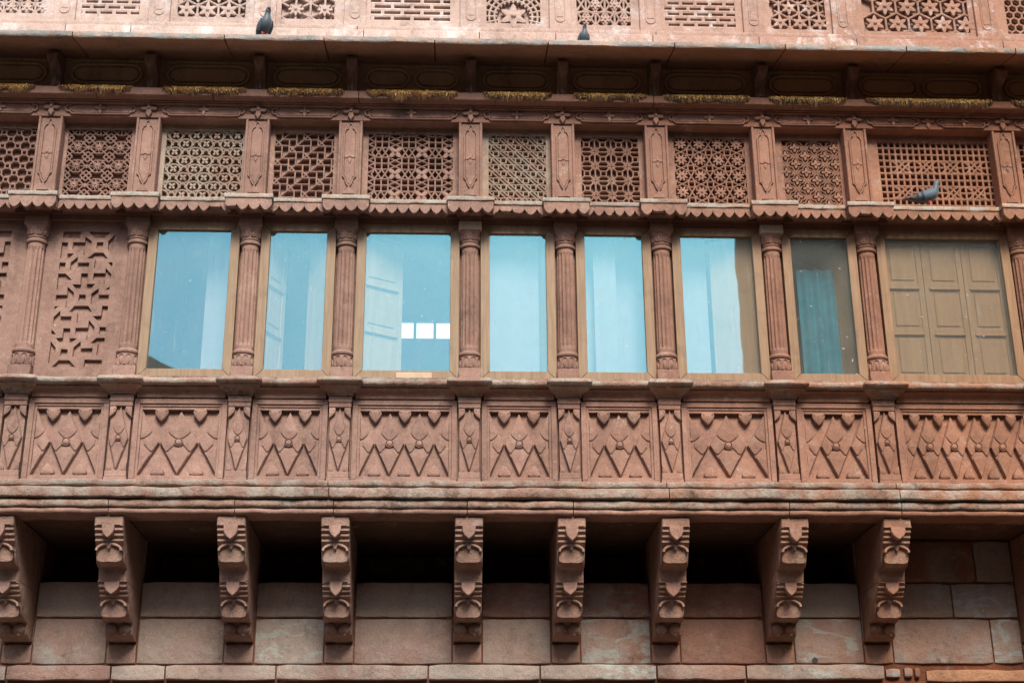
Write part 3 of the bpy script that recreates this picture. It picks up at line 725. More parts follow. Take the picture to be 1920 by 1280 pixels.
# ------------------------------------------------------------------ lattice patterns
class Lat:
    def __init__(s, x0, x1, z0, z1): s.x0, s.x1, s.z0, s.z1 = x0, x1, z0, z1; s.seg = []; s.fl = []; s.keys = set()
    def line(s, xa, za, xb, zb):
        t0, t1 = 0.0, 1.0; dx, dz = xb-xa, zb-za
        for p, q in ((-dx, xa-s.x0), (dx, s.x1-xa), (-dz, za-s.z0), (dz, s.z1-za)):
            if abs(p) < 1e-9:
                if q < 0: return
            else:
                t = q/p
                if p < 0: t0 = max(t0, t)
                else: t1 = min(t1, t)
        if t1-t0 < 1e-4: return
        A = (xa+dx*t0, za+dz*t0, xa+dx*t1, za+dz*t1)
        key = tuple(sorted([(round(A[0], 3), round(A[1], 3)), (round(A[2], 3), round(A[3], 3))]))
        if key in s.keys: return
        s.keys.add(key); s.seg.append(A)
    def poly(s, pts, closed=False):
        for i in range(len(pts)-(0 if closed else 1)): s.line(*pts[i], *pts[(i+1) % len(pts)])
    def flower(s, x, z, r, n, ph=0):
        if any(abs(x-f[0])+abs(z-f[1]) < .02 for f in s.fl): return
        if s.x0+r*.3 < x < s.x1-r*.3 and s.z0+r*.3 < z < s.z1-r*.3: s.fl.append((x, z, r, n, ph))
def rng(a, b, p): return [a+p*i for i in range(int(math.ceil((b-a)/p))+1)]
def P_octsq(L, p=.135, sq=.2, mid=True):
    for i in range(-1, int((L.x1-L.x0)/p)+2):
        for j in range(-1, int((L.z1-L.z0)/p)+2):
            for o in ((0, .5) if mid else (0,)):
                x, z = L.x0+(i+o)*p, L.z0+(j+o)*p; s = p*sq
                L.poly([(x-s, z-s), (x+s, z-s), (x+s, z+s), (x-s, z+s)], True)
                d = p*.5-2*s
                for a in (-1, 1): L.line(x+s, z+a*s, x+s+d, z+a*(s+d)); L.line(x-s, z+a*s, x-s-d, z+a*(s+d))
def P_flowergrid(L, nx=3, p=None, petals=12, r=.05):
    p = p or (L.x1-L.x0)/nx; c0 = L.x0+p/2
    for i in range(-1, nx+1):
        for j in range(-1, int((L.z1-L.z0)/p)+2):
            x, z = c0+i*p, L.z1-p*.95-j*p
            L.flower(x, z, r, petals)
            q = p/2
            L.line(x, z, x, z+q*.62); L.line(x, z, x, z-q*.62); L.line(x, z, x+q, z); L.line(x, z, x-q, z)
            for a in (-1, 1):
                for b in (-1, 1):
                    L.line(x+a*q*.3, z+b*q*.62, x+a*q, z+b*q*-.08); L.line(x+a*q*.3, z+b*q*.62, x-a*q*.3, z+b*q*.62)
                    L.line(x+a*q*.25, z+b*q*.25, x+a*q, z+b*q); L.line(x+a*q, z+b*q*.45, x+a*q*.45, z+b*q)
                    L.line(x+a*q, z, x+a*q, z+b*q*.22)
def P_circles(L, p=.205, q=.19, r=.066):
    for j in range(-1, int((L.z1-L.z0)/q*2)+3):
        for i in range(-1, int((L.x1-L.x0)/p)+2):
            x = L.x0+p*.45+i*p+(p/2 if j % 2 else 0); z = L.z1-.05-j*q/2
            L.poly(arc(x, z, r, 0, 342, 19, r*.86), True); L.flower(x, z, .04, 4, R_(45))
            for a in (-1, 1): L.poly(arc(x+p/2, z+a*.0, .03, 90-60*a, 90-60*a+180*a, 6))
def P_diaggrid(L, p=.072):
    nx, nz_ = int((L.x1-L.x0)/p)+2, int((L.z1-L.z0)/p)+2
    for i in range(-1, nx):
        for j in range(-1, nz_):
            x, z = L.x0+i*p, L.z0+j*p; c = (i-j) % 3
            if c == 0: L.line(x, z, x+p, z+p)
            if c != 1: L.line(x, z, x, z+p)
            if c != 2: L.line(x, z, x+p, z)
            if (i+2*j) % 6 == 0: L.line(x, z+p, x+p, z)
def P_hexblocks(L, p=.27, q=.245):
    s = .068
    for i in range(-1, int((L.x1-L.x0)/p)+2):
        for j in range(-1, int((L.z1-L.z0)/q)+2):
            x, z = L.x0+p*.5+i*p, L.z1-.085-j*q
            for a in (-1, 0, 1): L.line(x+a*s, z-s, x+a*s, z+s); L.line(x-s, z+a*s, x+s, z+a*s)
            for a in (-1, 0):
                L.line(x+s, z+a*s, x+p-s, z+(a+1)*s); L.line(x+s, z+(a+1)*s, x+p-s, z+a*s)
            L.line(x+s, z+s, x+p/2, z+s*1.6); L.line(x+p-s, z+s, x+p/2, z+s*1.6); L.line(x+s, z-s, x+p/2, z-s*1.6); L.line(x+p-s, z-s, x+p/2, z-s*1.6)
            for a, b in ((-1, 0), (0, -1), (0, 1), (1, 0)): L.line(x+a*s, z+s, x+b*s, z+q-s)
            L.line(x+s, z+s, x+s*1.5, z+q/2); L.line(x+s*1.5, z+q/2, x+s, z+q-s); L.line(x-s, z+s, x-s*1.5, z+q/2); L.line(x-s*1.5, z+q/2, x-s, z+q-s)
            L.flower(x+p/2, z+q/2, .076, 4, R_(45)); L.flower(x-p/2, z+q/2, .076, 4, R_(45))
def P_tumble(L, p=.15):
    q, s = p/2, .027
    for j in range(-2, int((L.z1-L.z0)/q)+4):
        for i in range(-8, int((L.x1-L.x0)/p)+3):
            x, z = L.x0+i*p+j*q, L.z1+.02-j*q
            L.poly([(x-s, z-s), (x+s, z-s), (x+s, z+s), (x-s, z+s)], True)
            L.line(x+s, z+s, x+q+s, z-q+s); L.line(x-s, z-s, x+q-s, z-q-s)
            L.line(x+s, z+s, x+p-s, z+s)
def P_oct(L, p=.165):
    for i in range(-1, int((L.x1-L.x0)/p)+2):
        for j in range(-1, int((L.z1-L.z0)/p)+2):
            x, z = L.x0+p*.35+i*p, L.z1-p*.5-j*p; a = p*.24; b = p*.5
            L.poly([(x-a, z-b), (x+a, z-b), (x+b, z-a), (x+b, z+a), (x+a, z+b), (x-a, z+b), (x-b, z+a), (x-b, z-a)], True)
            s = p*.17; L.poly([(x-s, z-s), (x+s, z-s), (x+s, z+s), (x-s, z+s)], True)
            for u in (-1, 1):
                for v in (-1, 1): L.line(x+u*s, z+v*s, x+u*(b+a)/2, z+v*(b+a)/2)
            d = p*.13; L.poly([(x+b-d, z+b), (x+b, z+b-d), (x+b+d, z+b), (x+b, z+b+d)], True)
def P_flower8(L, p=.192, q=.182):
    for i in range(-1, int((L.x1-L.x0)/p)+2):
        for j in range(-1, int((L.z1-L.z0)/q)+2):
            x, z = L.x0+p*.36+i*p, L.z1-q*.34-j*q
            L.flower(x, z, .066, 8, R_(22.5)); e = .031
            for a in (-1, 1):
                L.line(x+p/2+a*e, z-q/2-e*1.2, x+p/2+a*e, z-q/2+e*1.2); L.line(x+p/2-e*1.2, z-q/2+a*e, x+p/2+e*1.2, z-q/2+a*e)
                L.line(x+p/2+a*e, z-q/2+e*1.2, x+p/2-a*e, z+q/2-e*1.2); L.line(x+p/2+e*1.2, z-q/2+a*e, x+p+p/2-e*1.2, z-q/2-a*e)
            for a in (-1, 1):
                for b in (-1, 1): L.line(x+a*.04, z+b*.04, x+a*(p/2-e), z+b*(q/2-e))
def P_diagquat(L, p=.205, q=.185):
    for i in range(-1, int((L.x1-L.x0)/p)+2):
        for j in range(-1, int((L.z1-L.z0)/q*2)+3):
            x, z = L.x0+p*.65+i*p+(p/2 if j % 2 else 0), L.z1-.09-j*q/2
            L.flower(x, z, .05, 4, 0)
            for a in (-1, 1):
                L.poly([(x+a*.03, z+.026), (x+a*.05, z+.03), (x+a*p/2, z-.025)] if False else [(x+a*.025, z-.03), (x+a*.055, z-.03), (x+a*(p/2-.01), z+.03)])
                L.poly([(x+a*.025, z+.03), (x+a*.055, z+.03), (x+a*(p/2-.01), z-.03)])
                L.poly([(x+a*.03, z+.025), (x+a*.03, z+.048), (x-a*.03, z+q/2+.02)]); L.poly([(x+a*.03, z-.025), (x+a*.03, z-.048), (x-a*.03, z-q/2-.02)])
def P_squares(L, nx=19, nz_=11):
    px, pz = (L.x1-L.x0)/nx, (L.z1-L.z0)/nz_
    X = [(c, r) for r in (4, 8) for c in (4, 8, 12, 16)]
    def hit(i0, j0, i1, j1):
        mx, mz = (i0+i1)/2, (j0+j1)/2
        return any(abs(mx-c) < .9 and abs(mz-r) < 1.0 or abs(mz-r) < .4 and abs(mx-c) < 1.4 for c, r in X)
    for i in range(nx+1):
        for j in range(nz_):
            if not hit(i, j, i, j+1): L.line(L.x0+i*px, L.z1-j*pz, L.x0+i*px, L.z1-(j+1)*pz)
    for j in range(nz_+1):
        for i in range(nx):
            if not hit(i, j, i+1, j): L.line(L.x0+i*px, L.z1-j*pz, L.x0+(i+1)*px, L.z1-j*pz)
    for c, r in X:
        for a in (-1, 1):
            for o in (-.5, .5):
                L.poly([(L.x0+(c+u)*px, L.z1-(r+v*a)*pz) for u, v in ((-1.5+o, 1), (-.9+o, .75), (.9+o-.2, -.75), (1.3+o*.4, -1))])
def P_brick(L, nrow=None, ph=.075, bw=.19):
    h = L.z1-L.z0
    for j in range(int(h/ph)+2):
        z = L.z0+j*ph; L.line(L.x0, z, L.x1, z)
        for i in range(-1, int((L.x1-L.x0)/bw)+2):
            x = L.x0+(i+(.5 if j % 2 else 0))*bw+.02; L.line(x, z, x, z+ph)
def P_isostar(L, p=.19, r=.075, n=6, lines=True, ph=0):
    q = p*math.sqrt(3)/2
    for j in range(-1, int((L.z1-L.z0)/q)+2):
        for i in range(-1, int((L.x1-L.x0)/p)+2):
            x, z = L.x0+p*.5+i*p+(p/2 if j % 2 else 0), L.z0+q*.45+j*q; s = p/math.sqrt(3)
            L.flower(x, z, r, n, R_(90+ph))
            H6 = [(x+s*math.cos(R_(90+60*a)), z+s*math.sin(R_(90+60*a))) for a in range(6)]
            L.poly(H6, True)
            if lines:
                for hp in H6: L.line(x+(hp[0]-x)*.5, z+(hp[1]-z)*.5, *hp)
def P_honey(L, s=.045):
    for j in range(-1, int((L.z1-L.z0)/(1.5*s))+2):
        for i in range(-1, int((L.x1-L.x0)/(s*1.732))+2):
            x, z = L.x0+i*s*1.732+(s*.866 if j % 2 else 0), L.z0+j*1.5*s
            L.poly([(x+s*math.cos(R_(90+60*a)), z+s*math.sin(R_(90+60*a))) for a in range(6)], True)
def P_sunburst(L):
    x, z = (L.x0+L.x1)/2, L.z0+.07
    L.flower(x, z+.02, .15, 6, R_(90))
    for r in (.20, .255, .31, .365): L.poly(arc(x, z+.02, r, -30, 210, 24))
    for a in range(-30, 211, 15): L.line(x+.17*math.cos(R_(a)), z+.02+.17*math.sin(R_(a)), x+.40*math.cos(R_(a)), z+.02+.40*math.sin(R_(a)))
def P_starband(L, p=.2):
    P_isostar(L, p, .06, 6, False)
    q = p*math.sqrt(3)/2
    for j in range(-1, int((L.z1-L.z0)/q)+2): L.line(L.x0, L.z0+q*.45+(j+.5)*q, L.x1, L.z0+q*.45+(j+.5)*q)
    for i in range(-8, 14):
        L.line(L.x0+i*p*.5, L.z0, L.x0+i*p*.5+1.2/1.732, L.z0+1.2); L.line(L.x0+i*p*.5, L.z0, L.x0+i*p*.5-1.2/1.732, L.z0+1.2)

def jali(name, px0, px1, pz0, pz1, lx0, lx1, lz0, lz1, pat, mat, yf, bw=.018, depth=.04, backing=True, back_mat=None):
    """pierced stone screen: border slab with a sunk lattice field"""
    b = MB()
    b.box(px0, lx0, yf, yf+.06, pz0, pz1); b.box(lx1, px1, yf, yf+.06, pz0, pz1)
    b.box(lx0, lx1, yf, yf+.06, pz0, lz0); b.box(lx0, lx1, yf, yf+.06, lz1, pz1)
    if backing: b.box(px0, px1, yf+.062, yf+.09, pz0, pz1)
    pn = b.build(name, mat, palace)
    L = Lat(lx0, lx1, lz0, lz1); pat(L); q = MB()
    for s in L.seg: q.bar(*s, bw, yf+.004+rnd.uniform(0, .003), yf+.004+depth, .005)
    q.build('lattice', mat, pn)['kind'] = 'stuff'
    cache = {}
    for (x, z, r, n, ph) in L.fl:
        if (r, n, ph) not in cache:
            f = MB(); f.rosette(0, 0, r, n, -.006, .035, ph, .5 if n > 4 else .62); cache[r, n, ph] = f.mesh('flower_carving', mat)
        place(cache[r, n, ph], 'flower_carving', pn, (x, yf, z))
    return pn

# ------------------------------------------------------------------ lattice storey
LX = [(-4.80, -4.154), (-3.856, -3.227), (-2.88, -2.114), (-1.796, -1.2), (-.853, -.002), (.359, .941), (1.299, 1.885), (2.25, 2.977), (3.361, 3.944), (4.353, 5.541), (5.837, 6.36)]
PT = [lambda L: P_octsq(L, .15, .16), lambda L: P_flowergrid(L), P_circles, P_diaggrid, P_hexblocks, P_tumble, P_oct, P_flower8, P_diagquat, P_squares, lambda L: P_squares(L, 9, 11)]
OPZ = 8.763
for k in range(NB):
    x0, x1 = C[k]+.118, C[k+1]-.118
    jali('lattice_panel', x0-.03, x1+.03, 7.80, 8.80, LX[k][0], LX[k][1], 7.90, 8.694, PT[k], 'greyjali' if k in (2, 5) else 'carve', .09, .0195 if k == 9 else .0145 if k != 2 else .017, .05)
# pilasters with cartouches
def cartouche(hw, z0, z1, e):
    """closed outline: long board with ogee ends (vertical)"""
    t = [(hw, z1-e), (hw*.72, z1-e*.62), (hw*.40, z1-e*.55), (hw*.36, z1-e*.28), (hw*.2, z1-e*.08), (0, z1)]
    o = t + [(-x, z) for x, z in t[-2::-1]]
    bt = [(-hw, z0+e), (-hw*.62, z0+e*.78), (-hw*.52, z0+e*.5), (-hw*.3, z0+e*.22), (0, z0)]
    return o + bt + [(-x, z) for x, z in bt[-2::-1]]
pm = MB(); pm.box(-.118, .118, -.03, .15, 7.80, 8.7615)
for sx in (-1, 1): pm.box(sx*.105-.0115, sx*.105+.0115, -.052, -.028, 7.80, 8.7615, .004)
pm.strip(cartouche(.062, 8.03, 8.735, .11), .016, -.05, -.028, True)
pm.prism(cartouche(.05, 8.05, 8.715, .10), -.041, -.028, .004)
PIL = pm.mesh('pilaster', 'stone')
fm = MB()
fm.rosette(0, 0, .052, 4, -.02, 0, R_(90), .66, .006); fm.prism([(0, -.075), (-.02, -.035), (0, -.01), (.02, -.035)], -.02, 0, .004)
FLO = fm.mesh('flower_carving', 'stone')
bm_ = MB(); bm_.prism([(-.06, 0), (.06, 0), (.05, .03), (.02, .045), (.012, .07), (0, .085), (-.012, .07), (-.02, .045), (-.05, .03)], -.02, 0, .004)
BUD = bm_.mesh('bud_carving', 'stone')
for x in C:
    p_ = place(PIL, 'pilaster', palace, (x, 0, 0)); place(FLO, 'flower_carving', p_, (0, -.03, 8.36)); place(BUD, 'bud_carving', p_, (0, -.03, 7.945))
# frieze
fcap = empty  # (kept simple: frieze stones run bay by bay)
def hcart(x0, x1, z0, z1, e):
    zm, h = (z0+z1)/2, (z1-z0)/2
    q_ = [(1.0, 1.0), (.82, .92), (.70, .70), (.62, .52), (.40, .56), (.18, .46), (.04, .24)]; r = [(x1-e*a, zm+h*c) for a, c in q_]+[(x1, zm)]+[(x1-e*a, zm-h*c) for a, c in q_[::-1]]
    return [(x0+x1-x, z) for x, z in r[::-1]][::1] and ([(x, z) for x, z in r] + [(x0+x1-x, z) for x, z in r[::-1]])
for k in range(NB):
    b = MB(); b.sweep(rprof(-.05, .15, 8.764, 8.93, .004), C[k]+.0015, C[k+1]-.0015, 10, .002, 5, k)
    segs = [(C[k]+.14, C[k+1]-.14)] if k != 9 else [(C[k]+.14, (C[k]+C[k+1])/2-.10), ((C[k]+C[k+1])/2+.10, C[k+1]-.14)]
    for (a, c) in segs: b.strip(hcart(a, c, 8.787, 8.905, .07), .015, -.072, -.045, True); b.prism(hcart(a+.022, c-.022, 8.803, 8.889, .06), -.062, -.045, .004)
    fr = b.build('frieze_stone', 'frieze', palace)
    for (a, c) in segs: place(FLO, 'flower_carving', fr, ((a+c)/2, -.060, 8.85), (1.05, 1, 1))
    if k == 9: place(FLO, 'flower_carving', fr, ((C[k]+C[k+1])/2, -.048, 8.85), (1.3, 1, 1.1))
    if k: place(FLO, 'flower_carving', fr, (C[k], -.053, 8.855), (1.6, 1.6, 1.35))
course([XL]+[c+.02 for c in C[1:-1]]+[XR], [(.1, 8.895), (-.075, 8.895), (-.09, 8.903), (-.09, 8.918), (-.10, 8.922), (-.10, 8.933), (.1, 8.933)], 'frieze', .002, 6, 71, 'fillet_moulding')
mj = [XL, -3.55, -2.4, -.95, .42, 2.02, 3.45, 5.0, XR]
course(mj, rprof(-.20, .1, 8.934, 9.022, .012), 'frieze', .004, 5, 81, 'cornice_stone')
# band of oval cartouches
def oval(x0, x1, z0, z1):
    r = (z1-z0)/2; zm = (z0+z1)/2
    return arc(x1-r*1.2, zm, r*1.2, -90, 90, 10, r)+arc(x0+r*1.2, zm, r*1.2, 90, 270, 10, r)
for k in range(NB):
    b = MB(); b.box(C[k]+.001, C[k+1]-.001, .05, .2, 9.02, 9.52)
    segs = [(C[k]+.13, C[k+1]-.13)]
    if k in (4, 9): mid = (C[k]+C[k+1])/2; segs = [(C[k]+.13, mid-.03), (mid+.03, C[k+1]-.13)]
    for (a, c) in segs:
        b.strip(oval(a, c, 9.195, 9.41), .022, .012, .06, True); b.prism(oval(a+.034, c-.034, 9.228, 9.377), .022, .06, .006)
    b.box(C[k]+.1, C[k+1]-.1, .035, .06, 9.44, 9.475, .004)
    b.build('cartouche_band', 'band', palace)
# small brackets under the eave
sb = MB(); w = .05
prof = [(.06, 9.08), (-.03, 9.08), (-.045, 9.10), (-.05, 9.16), (-.06, 9.22), (-.09, 9.26), (-.15, 9.285), (-.20, 9.30), (-.235, 9.33), (-.24, 9.37), (-.22, 9.405), (.06, 9.47)]
n = len(prof); vs = []
for x in (-w, w): vs += [(x, y, z) for y, z in prof]
sb.add(vs, [(i, (i+1) % n, n+(i+1) % n, n+i) for i in range(n)]+[tuple(range(n)), tuple(range(n, 2*n))])
sb.prism([(-.05, 9.36), (.05, 9.36), (.05, 9.31), (.03, 9.265), (0, 9.225), (-.03, 9.265), (-.05, 9.31)], -.262, -.10, .008)
sb.box(-.012, .012, -.075, 0, 9.1, 9.225, .003)
SB = sb.mesh('eave_bracket', 'corbel', 35)
for x in C: place(SB, 'eave_bracket', palace, (x, 0, 0))

# ------------------------------------------------------------------ sloping stone eave
CHJ = [XL, -3.721, -2.249, -1.278, -.191, .93, 2.187, 3.298, 4.52, 5.631, XR]
sl_ = math.tan(R_(14))
for i in range(len(CHJ)-1):
    b = MB(); yb = .22; yf = -.62; z0 = 9.322; hh = .068; d = yb-yf
    pr = [(yb, z0+d*sl_), (yf+d*.66, z0+d*.66*sl_), (yf+d*.33, z0+d*.33*sl_), (yf+.01, z0), (yf, z0+.008), (yf-.003, z0+hh*.5), (yf, z0+hh-.008), (yf+.012, z0+hh), (yf+d*.4, z0+hh+d*.4*sl_), (yb, z0+hh+d*sl_)]
    b.cur = 0
    x0, x1 = CHJ[i]+.006, CHJ[i+1]-.006; seg = max(6, int((x1-x0)/.05)); k0 = len(b.f)
    b.sweep(pr, x0, x1, seg, .0075, 5, i*6.1)
    npr = len(pr)
    for fi in range(seg*npr):
        if fi % npr in (3, 4, 5, 6): b.mi[fi] = 1
        elif fi % npr in (7, 8): b.mi[fi] = 1
    b.build('eave_slab', ['soffit', 'edge'], palace, smooth=45)

for x in CHJ[1:-1]:
    b = MB(); b.add([(x+sx*.02, y, 9.322+(y+.62)*sl_+dz) for sx in (-1, 1) for y, dz in ((-.60, .025), (.2, .025), (.2, .045), (-.60, .045))], [(0, 1, 2, 3), (4, 7, 6, 5), (0, 4, 5, 1), (1, 5, 6, 2), (2, 6, 7, 3), (3, 7, 4, 0)])
    b.build('joint_mortar', 'mortar', palace)
# ------------------------------------------------------------------ storey above
U = [(-5.9, -4.219), (-3.845, -3.253), (-2.877, -2.165), (-1.797, -1.247), (-.871, -.044), (.335, .9), (1.281, 1.849), (2.21, 2.958), (3.327, 3.921), (4.321, 5.46), (5.865, 6.474)]
U[0] = (-4.80, -4.219)
UP = [lambda L: P_starband(L, .16), lambda L: P_brick(L, None, .066, .155), lambda L: P_isostar(L, .215, .098), lambda L: P_isostar(L, .30, .085, 8), lambda L: P_brick(L, None, .072, .205), P_sunburst, P_starband,
      lambda L: P_brick(L, None, .066, .155), lambda L: P_isostar(L, .21, .085, 6), lambda L: P_isostar(L, .245, .105, 6, False), lambda L: P_honey(L, .052)]
uw = MB(); uw.box(XL, XR, .10, .35, 9.5, 10.95); uw.box(XL, XR, .35, 3.2, 10.85, 10.95); uw.box(XL, XR, 3.1, 3.4, 4.9, 10.84) if False else None
uw.build('storey_wall', 'room', palace)
course([XL, -3.96, -3.3, -.93, .26, 1.05, 2.06, 3.17, 4.2, 5.75, XR], rprof(-.10, .15, 9.50, 9.806, .006), 'pale', .002, 5, 91, 'plinth_stone')
course([XL, -1.0, 2.1, XR], rprof(-.07, .15, 9.812, 9.872, .006), 'pale', .003, 5, 95, 'plinth_stone')
for k in range(NB):
    x0, x1 = C[k]+.115, C[k+1]-.115; a, c = U[k]
    brick = k in (1, 4, 7)
    jali('lattice_panel', x0-.01, x1+.01, 9.873, 10.8, a, c, 9.965-.003*(k-5), 10.70, UP[k], 'pale', -.012, .036 if brick else .02, .045, True, None)
for i, x in enumerate(C):
    b = MB(); b.box(x-.113, x+.113, -.045, .1, 9.873, 10.8, .004)
    b.strip(oval(-.055, .055, 0, .1) and [(x+px, z) for px, z in arc(0, 10.02, .05, 180, 360, 12)+arc(0, 10.68, .05, 0, 180, 12)], .01, -.053, -.04, True)
    b.box(x-.036, x+.036, -.05, -.04, 10.03, 10.67, .004)
    b.build('pilaster', 'pale', palace)
b = MB(); b.box(XL, XR, -.25, .5, 10.801, 10.90, .01); b.build('roof_cornice', 'pale', palace)
b = MB(); b.box(XL, XR, 3.101, 3.4, 0, 5.92); b.build('rear_wall', 'stone', palace)

# ------------------------------------------------------------------ moss hanging from the cornice
MX = [(-4.7, -4.15), (-3.93, -3.2), (-2.9, -2.07), (-1.86, -1.10), (-.88, .05), (.30, .99), (1.21, 1.95), (2.12, 3.0), (3.2, 3.99), (4.18, 5.5), (5.7, 6.4)]
mo = MB()
for (a, c) in MX:
    for i in range(int((c-a)*2600)):
        x = rnd.uniform(a, c); e = min(x-a, c-x); dens = min(1, .08+e/.22)*(.85+.6*nz(x, 0, 0, 4, 3))
        if rnd.random() > dens: continue
        t = rnd.random(); mo.cur = 0 if t < .24 else 1 if t < .36 else 2 if t < .76 else 3
        L = rnd.uniform(.012, .042) if mo.cur < 2 else rnd.uniform(.05, .105)
        L *= min(1, .45+e/.15)*(.8+.5*nz(x, 0, 0, 9, 8)); z = 9.024+rnd.uniform(-.012, .008) - (rnd.uniform(0, .022) if mo.cur > 1 else abs(rnd.gauss(0, .014))); y = -.206-rnd.uniform(0, .016)-(.008 if mo.cur < 2 else 0)
        wd = rnd.uniform(.0025, .006); dx = rnd.uniform(-.008, .008)
        mo.add([(x-wd, y+.012, z+.004), (x+wd, y+.012, z+.004), (x+wd+dx*.5, y-.006, z-L*.4), (x-wd+dx*.5, y-.006, z-L*.4), (x+dx, y, z-L)], [(0, 1, 2, 3), (3, 2, 4)])
    mo.cur = 1
    for i in range(int((c-a)*500)):
        x = rnd.uniform(a, c); y = rnd.uniform(-.2, -.14); h = rnd.uniform(.008, .02); mo.cur = 0 if rnd.random() < .6 else 1
        mo.add([(x-.005, y, 9.018), (x+.005, y, 9.018), (x+rnd.uniform(-.006, .006), y-.01, 9.022+h)], [(0, 1, 2)])
me = bpy.data.meshes.new('moss'); me.from_pydata(mo.v, [], mo.f)
for q in ('moss_gold', 'moss_pale', 'moss_brown', 'moss_dark'): me.materials.append(M[q])
me.polygons.foreach_set('material_index', mo.mi)
top(place(me, 'moss'), 'golden brown moss fringe hanging along the cornice under the stone eave', 'moss', kind='stuff')

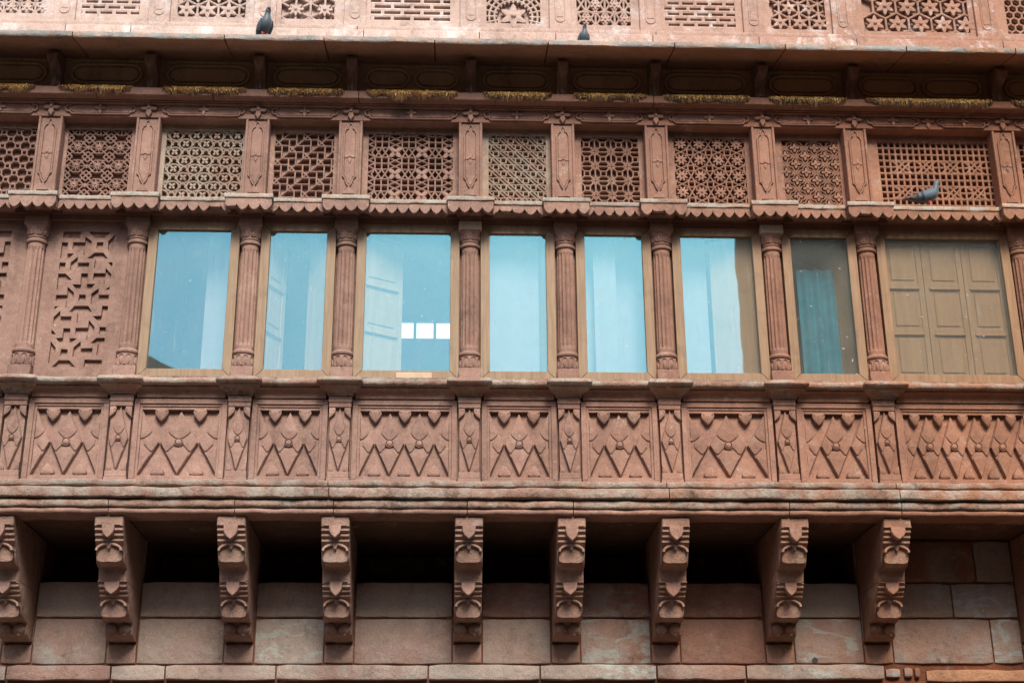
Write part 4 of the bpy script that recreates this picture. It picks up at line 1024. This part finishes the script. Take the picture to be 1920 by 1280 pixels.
# ------------------------------------------------------------------ pigeons
def pigeon(label, loc, rz, upright=0.0, crouch=0.0, scale=1.0):
    root = empty('pigeon', loc); root.rotation_euler = (0, 0, rz); root.scale = (scale,)*3
    top(root, label, 'pigeon')
    u = upright
    # spine from tail tip to beak, x forward: (x, z, halfwidth, halfheight)
    S0 = [(-.205, .092, .020, .004), (-.165, .094, .024, .008), (-.12, .096, .030, .020), (-.08, .100, .045, .036), (-.03, .105, .055, .048), (.02, .115, .058, .052), (.055, .132, .052, .050), (.075, .155, .040, .040), (.088, .185, .028, .028), (.094, .212, .022, .024), (.102, .232, .021, .024), (.112, .245, .018, .019), (.122, .246, .011, .012), (.130, .243, .004, .005)]
    S1 = [(-.10, .012, .020, .004), (-.088, .030, .024, .008), (-.07, .055, .034, .022), (-.05, .08, .046, .036), (-.02, .11, .054, .044), (.005, .14, .056, .046), (.02, .165, .049, .042), (.028, .19, .038, .035), (.032, .215, .027, .027), (.038, .238, .022, .024), (.048, .256, .021, .024), (.058, .267, .018, .019), (.068, .267, .011, .012), (.076, .264, .004, .005)]
    S = [tuple(p*(1-u)+q*u for p, q in zip(A, B)) for A, B in zip(S0, S1)]
    S = [(x, max(z-crouch, hh+.004) if i < 6 else z-crouch, hw, hh) for i, (x, z, hw, hh) in enumerate(S)]
    # smooth the stations
    def cr(i, t, j):
        P = [S[max(0, min(len(S)-1, i+o))][j] for o in (-1, 0, 1, 2)]
        return .5*((2*P[1])+(-P[0]+P[2])*t+(2*P[0]-5*P[1]+4*P[2]-P[3])*t*t+(-P[0]+3*P[1]-3*P[2]+P[3])*t**3)
    st = [[cr(i, t/4, j) for j in range(4)] for i in range(len(S)-1) for t in range(4)]+[list(S[-1])]
    b = MB(); vs = []; n = 18
    for i, (x, z, hw, hh) in enumerate(st):
        a = st[max(0, i-1)]; c = st[min(len(st)-1, i+1)]; t = Vector((c[0]-a[0], c[1]-a[1])).normalized(); nn = Vector((-t.y, t.x))
        hy = 0
        for j in range(n):
            q = 2*math.pi*j/n; o = math.sin(q)*max(hh, .003)
            vs.append((x+nn.x*o, math.cos(q)*max(hw, .003)+hy, z+nn.y*o))
    F = [(l*n+i, l*n+(i+1) % n, (l+1)*n+(i+1) % n, (l+1)*n+i) for l in range(len(st)-1) for i in range(n)]+[tuple(range(n)), tuple(range((len(st)-1)*n, len(st)*n))]
    b.add(vs, F); b.build('body', 'pigeon', root, smooth=80)
    hx, hz = S[-3][0], S[-3][1]
    bk = MB(); bk.tube([(hx+.006, 0, hz+.001), (hx+.02, 0, hz-.004), (hx+.03, 0, hz-.011)], [.0055, .004, .001], 8); bk.build('beak', 'beak', root)
    ce = MB(); ce.tube([(hx+.008, 0, hz+.006), (hx+.017, 0, hz+.002)], [.0045, .003], 8); ce.build('cere', 'cere', root)
    for sy in (-1, 1):
        e = MB(); ex, ez, hw = S[-4][0]+.004, S[-4][1]+.003, S[-4][2]
        e.tube([(ex, sy*(hw-.004), ez), (ex, sy*(hw+.0015), ez)], [.0045, .0035], 8); e.build('eye', 'eye', root)
        # folded wing: shell along the flank
        w_ = MB(); G = 14; K = 8; vs = []
        for i in range(G+1):
            t = i/G; f = (1-t)*(len(st)-1)*.55 + t*(len(st)-1)*.07
            a = st[int(f)]; c = st[min(len(st)-1, int(f)+1)]; fr = f-int(f); x, z, hw, hh = [a[q]*(1-fr)+c[q]*fr for q in range(4)]
            hw = max(hw, .036*(1-t)+.024*t); hh = max(hh, .03*(1-t)+.016*t)
            sp = math.sin(math.pi*min(1, .10+t*.75))**.6 if t < .85 else .62*(1-(t-.85)/.15)+.12
            ta = Vector((c[0]-a[0], c[1]-a[1])); ta = ta.normalized() if ta.length > 0 else Vector((1, 0)); nn = Vector((-ta.y, ta.x))
            for j in range(K+1):
                q = R_(62-112*sp*j/K - 8*(1-sp)); o = math.sin(q)*(hh+.007)
                vs.append((x+nn.x*o, sy*math.cos(q)*(hw+.009), z+nn.y*o))
        F = [(i*(K+1)+j, i*(K+1)+j+1, (i+1)*(K+1)+j+1, (i+1)*(K+1)+j) for i in range(G) for j in range(K)]
        w_.add(vs, F)
        for fi in range(len(F)):
            i = fi//K; j = fi % K
            w_.mi[fi] = 1 if (i == 7 and j > 0) or (i == 9 and j < 6) else 2 if i >= 10 or (j >= 6 and i > 6) else 0
        w_.build('wing', ['wing', 'wingbar', 'dusk'], root, smooth=60)
        lg = MB(); lx = .012*(1-u)-.012*u
        lg.tube([(lx, sy*.02, .075-crouch*.6), (lx+.014, sy*.021, .035-crouch*.4), (lx+.010, sy*.021, .006)], [.010, .0042, .0036], 8)
        for dx, dy in ((.03, 0), (.024, .014), (.024, -.014), (-.018, 0)): lg.tube([(lx+.010, sy*.021, .005), (lx+.010+dx*.6, sy*.021+dy*.6, .006), (lx+.010+dx, sy*.021+dy, .0025)], [.0034, .003, .0015], 6)
        lg.build('leg', 'leg', root)
    return root
pigeon('grey pigeon walking on the scalloped eave below a wide lattice panel', (4.70, -.19, 7.803), R_(-8), 0.0, .0, 1.12)
pigeon('pigeon standing upright with purple neck on the edge of the sloping stone eave', (-1.868, -.575, 9.404), R_(-62), .85, .055, 1.24)
pigeon('dark pigeon sitting low on the sloping stone eave, mostly hidden by its edge', (1.305, -.40, 9.442), R_(-80), .75, .03, .95)

# ------------------------------------------------------------------ the wing across the courtyard (mirrored by the panes; its middle blocks low sky)
ow = empty('opposite_palace_wing', (0, -30, 0)); top(ow, 'tall dark stone palace wing across the courtyard, partly mirrored in the window panes, its middle raised to block low sky', 'building')
def wing(name, xa0, xa1, xb0, xb1, h, roof=None):
    """block with splayed ends: front edge xa0..xa1 at y=0, rear edge xb0..xb1 at y=-8"""
    b = MB(); b.add([(xa0, 0, 0), (xa1, 0, 0), (xb1, -8, 0), (xb0, -8, 0), (xa0, 0, h), (xa1, 0, h), (xb1, -8, h), (xb0, -8, h)], [(0, 1, 2, 3), (4, 7, 6, 5), (0, 4, 5, 1), (1, 5, 6, 2), (2, 6, 7, 3), (3, 7, 4, 0)])
    if roof: b.prism(roof, 0, -7.5, 0, True)
    b.build(name, 'facing', ow)
wing('tower', 9.36, 60, 11.6, 60, 27)
wing('sky_blocking_wall', -60, 9.35, -60, 11.5, 16.0)  # unseen; raised and widened to keep low sky light off the recess
b = MB(); b.prism([(-60, 16.01), (-8.9, 16.01), (-8.5, 16.75), (-9.6, 17.25), (-13, 18.4), (-60, 18.4)], 0, -.8, 0, True); b.build('roof_parapet', 'facing', ow)
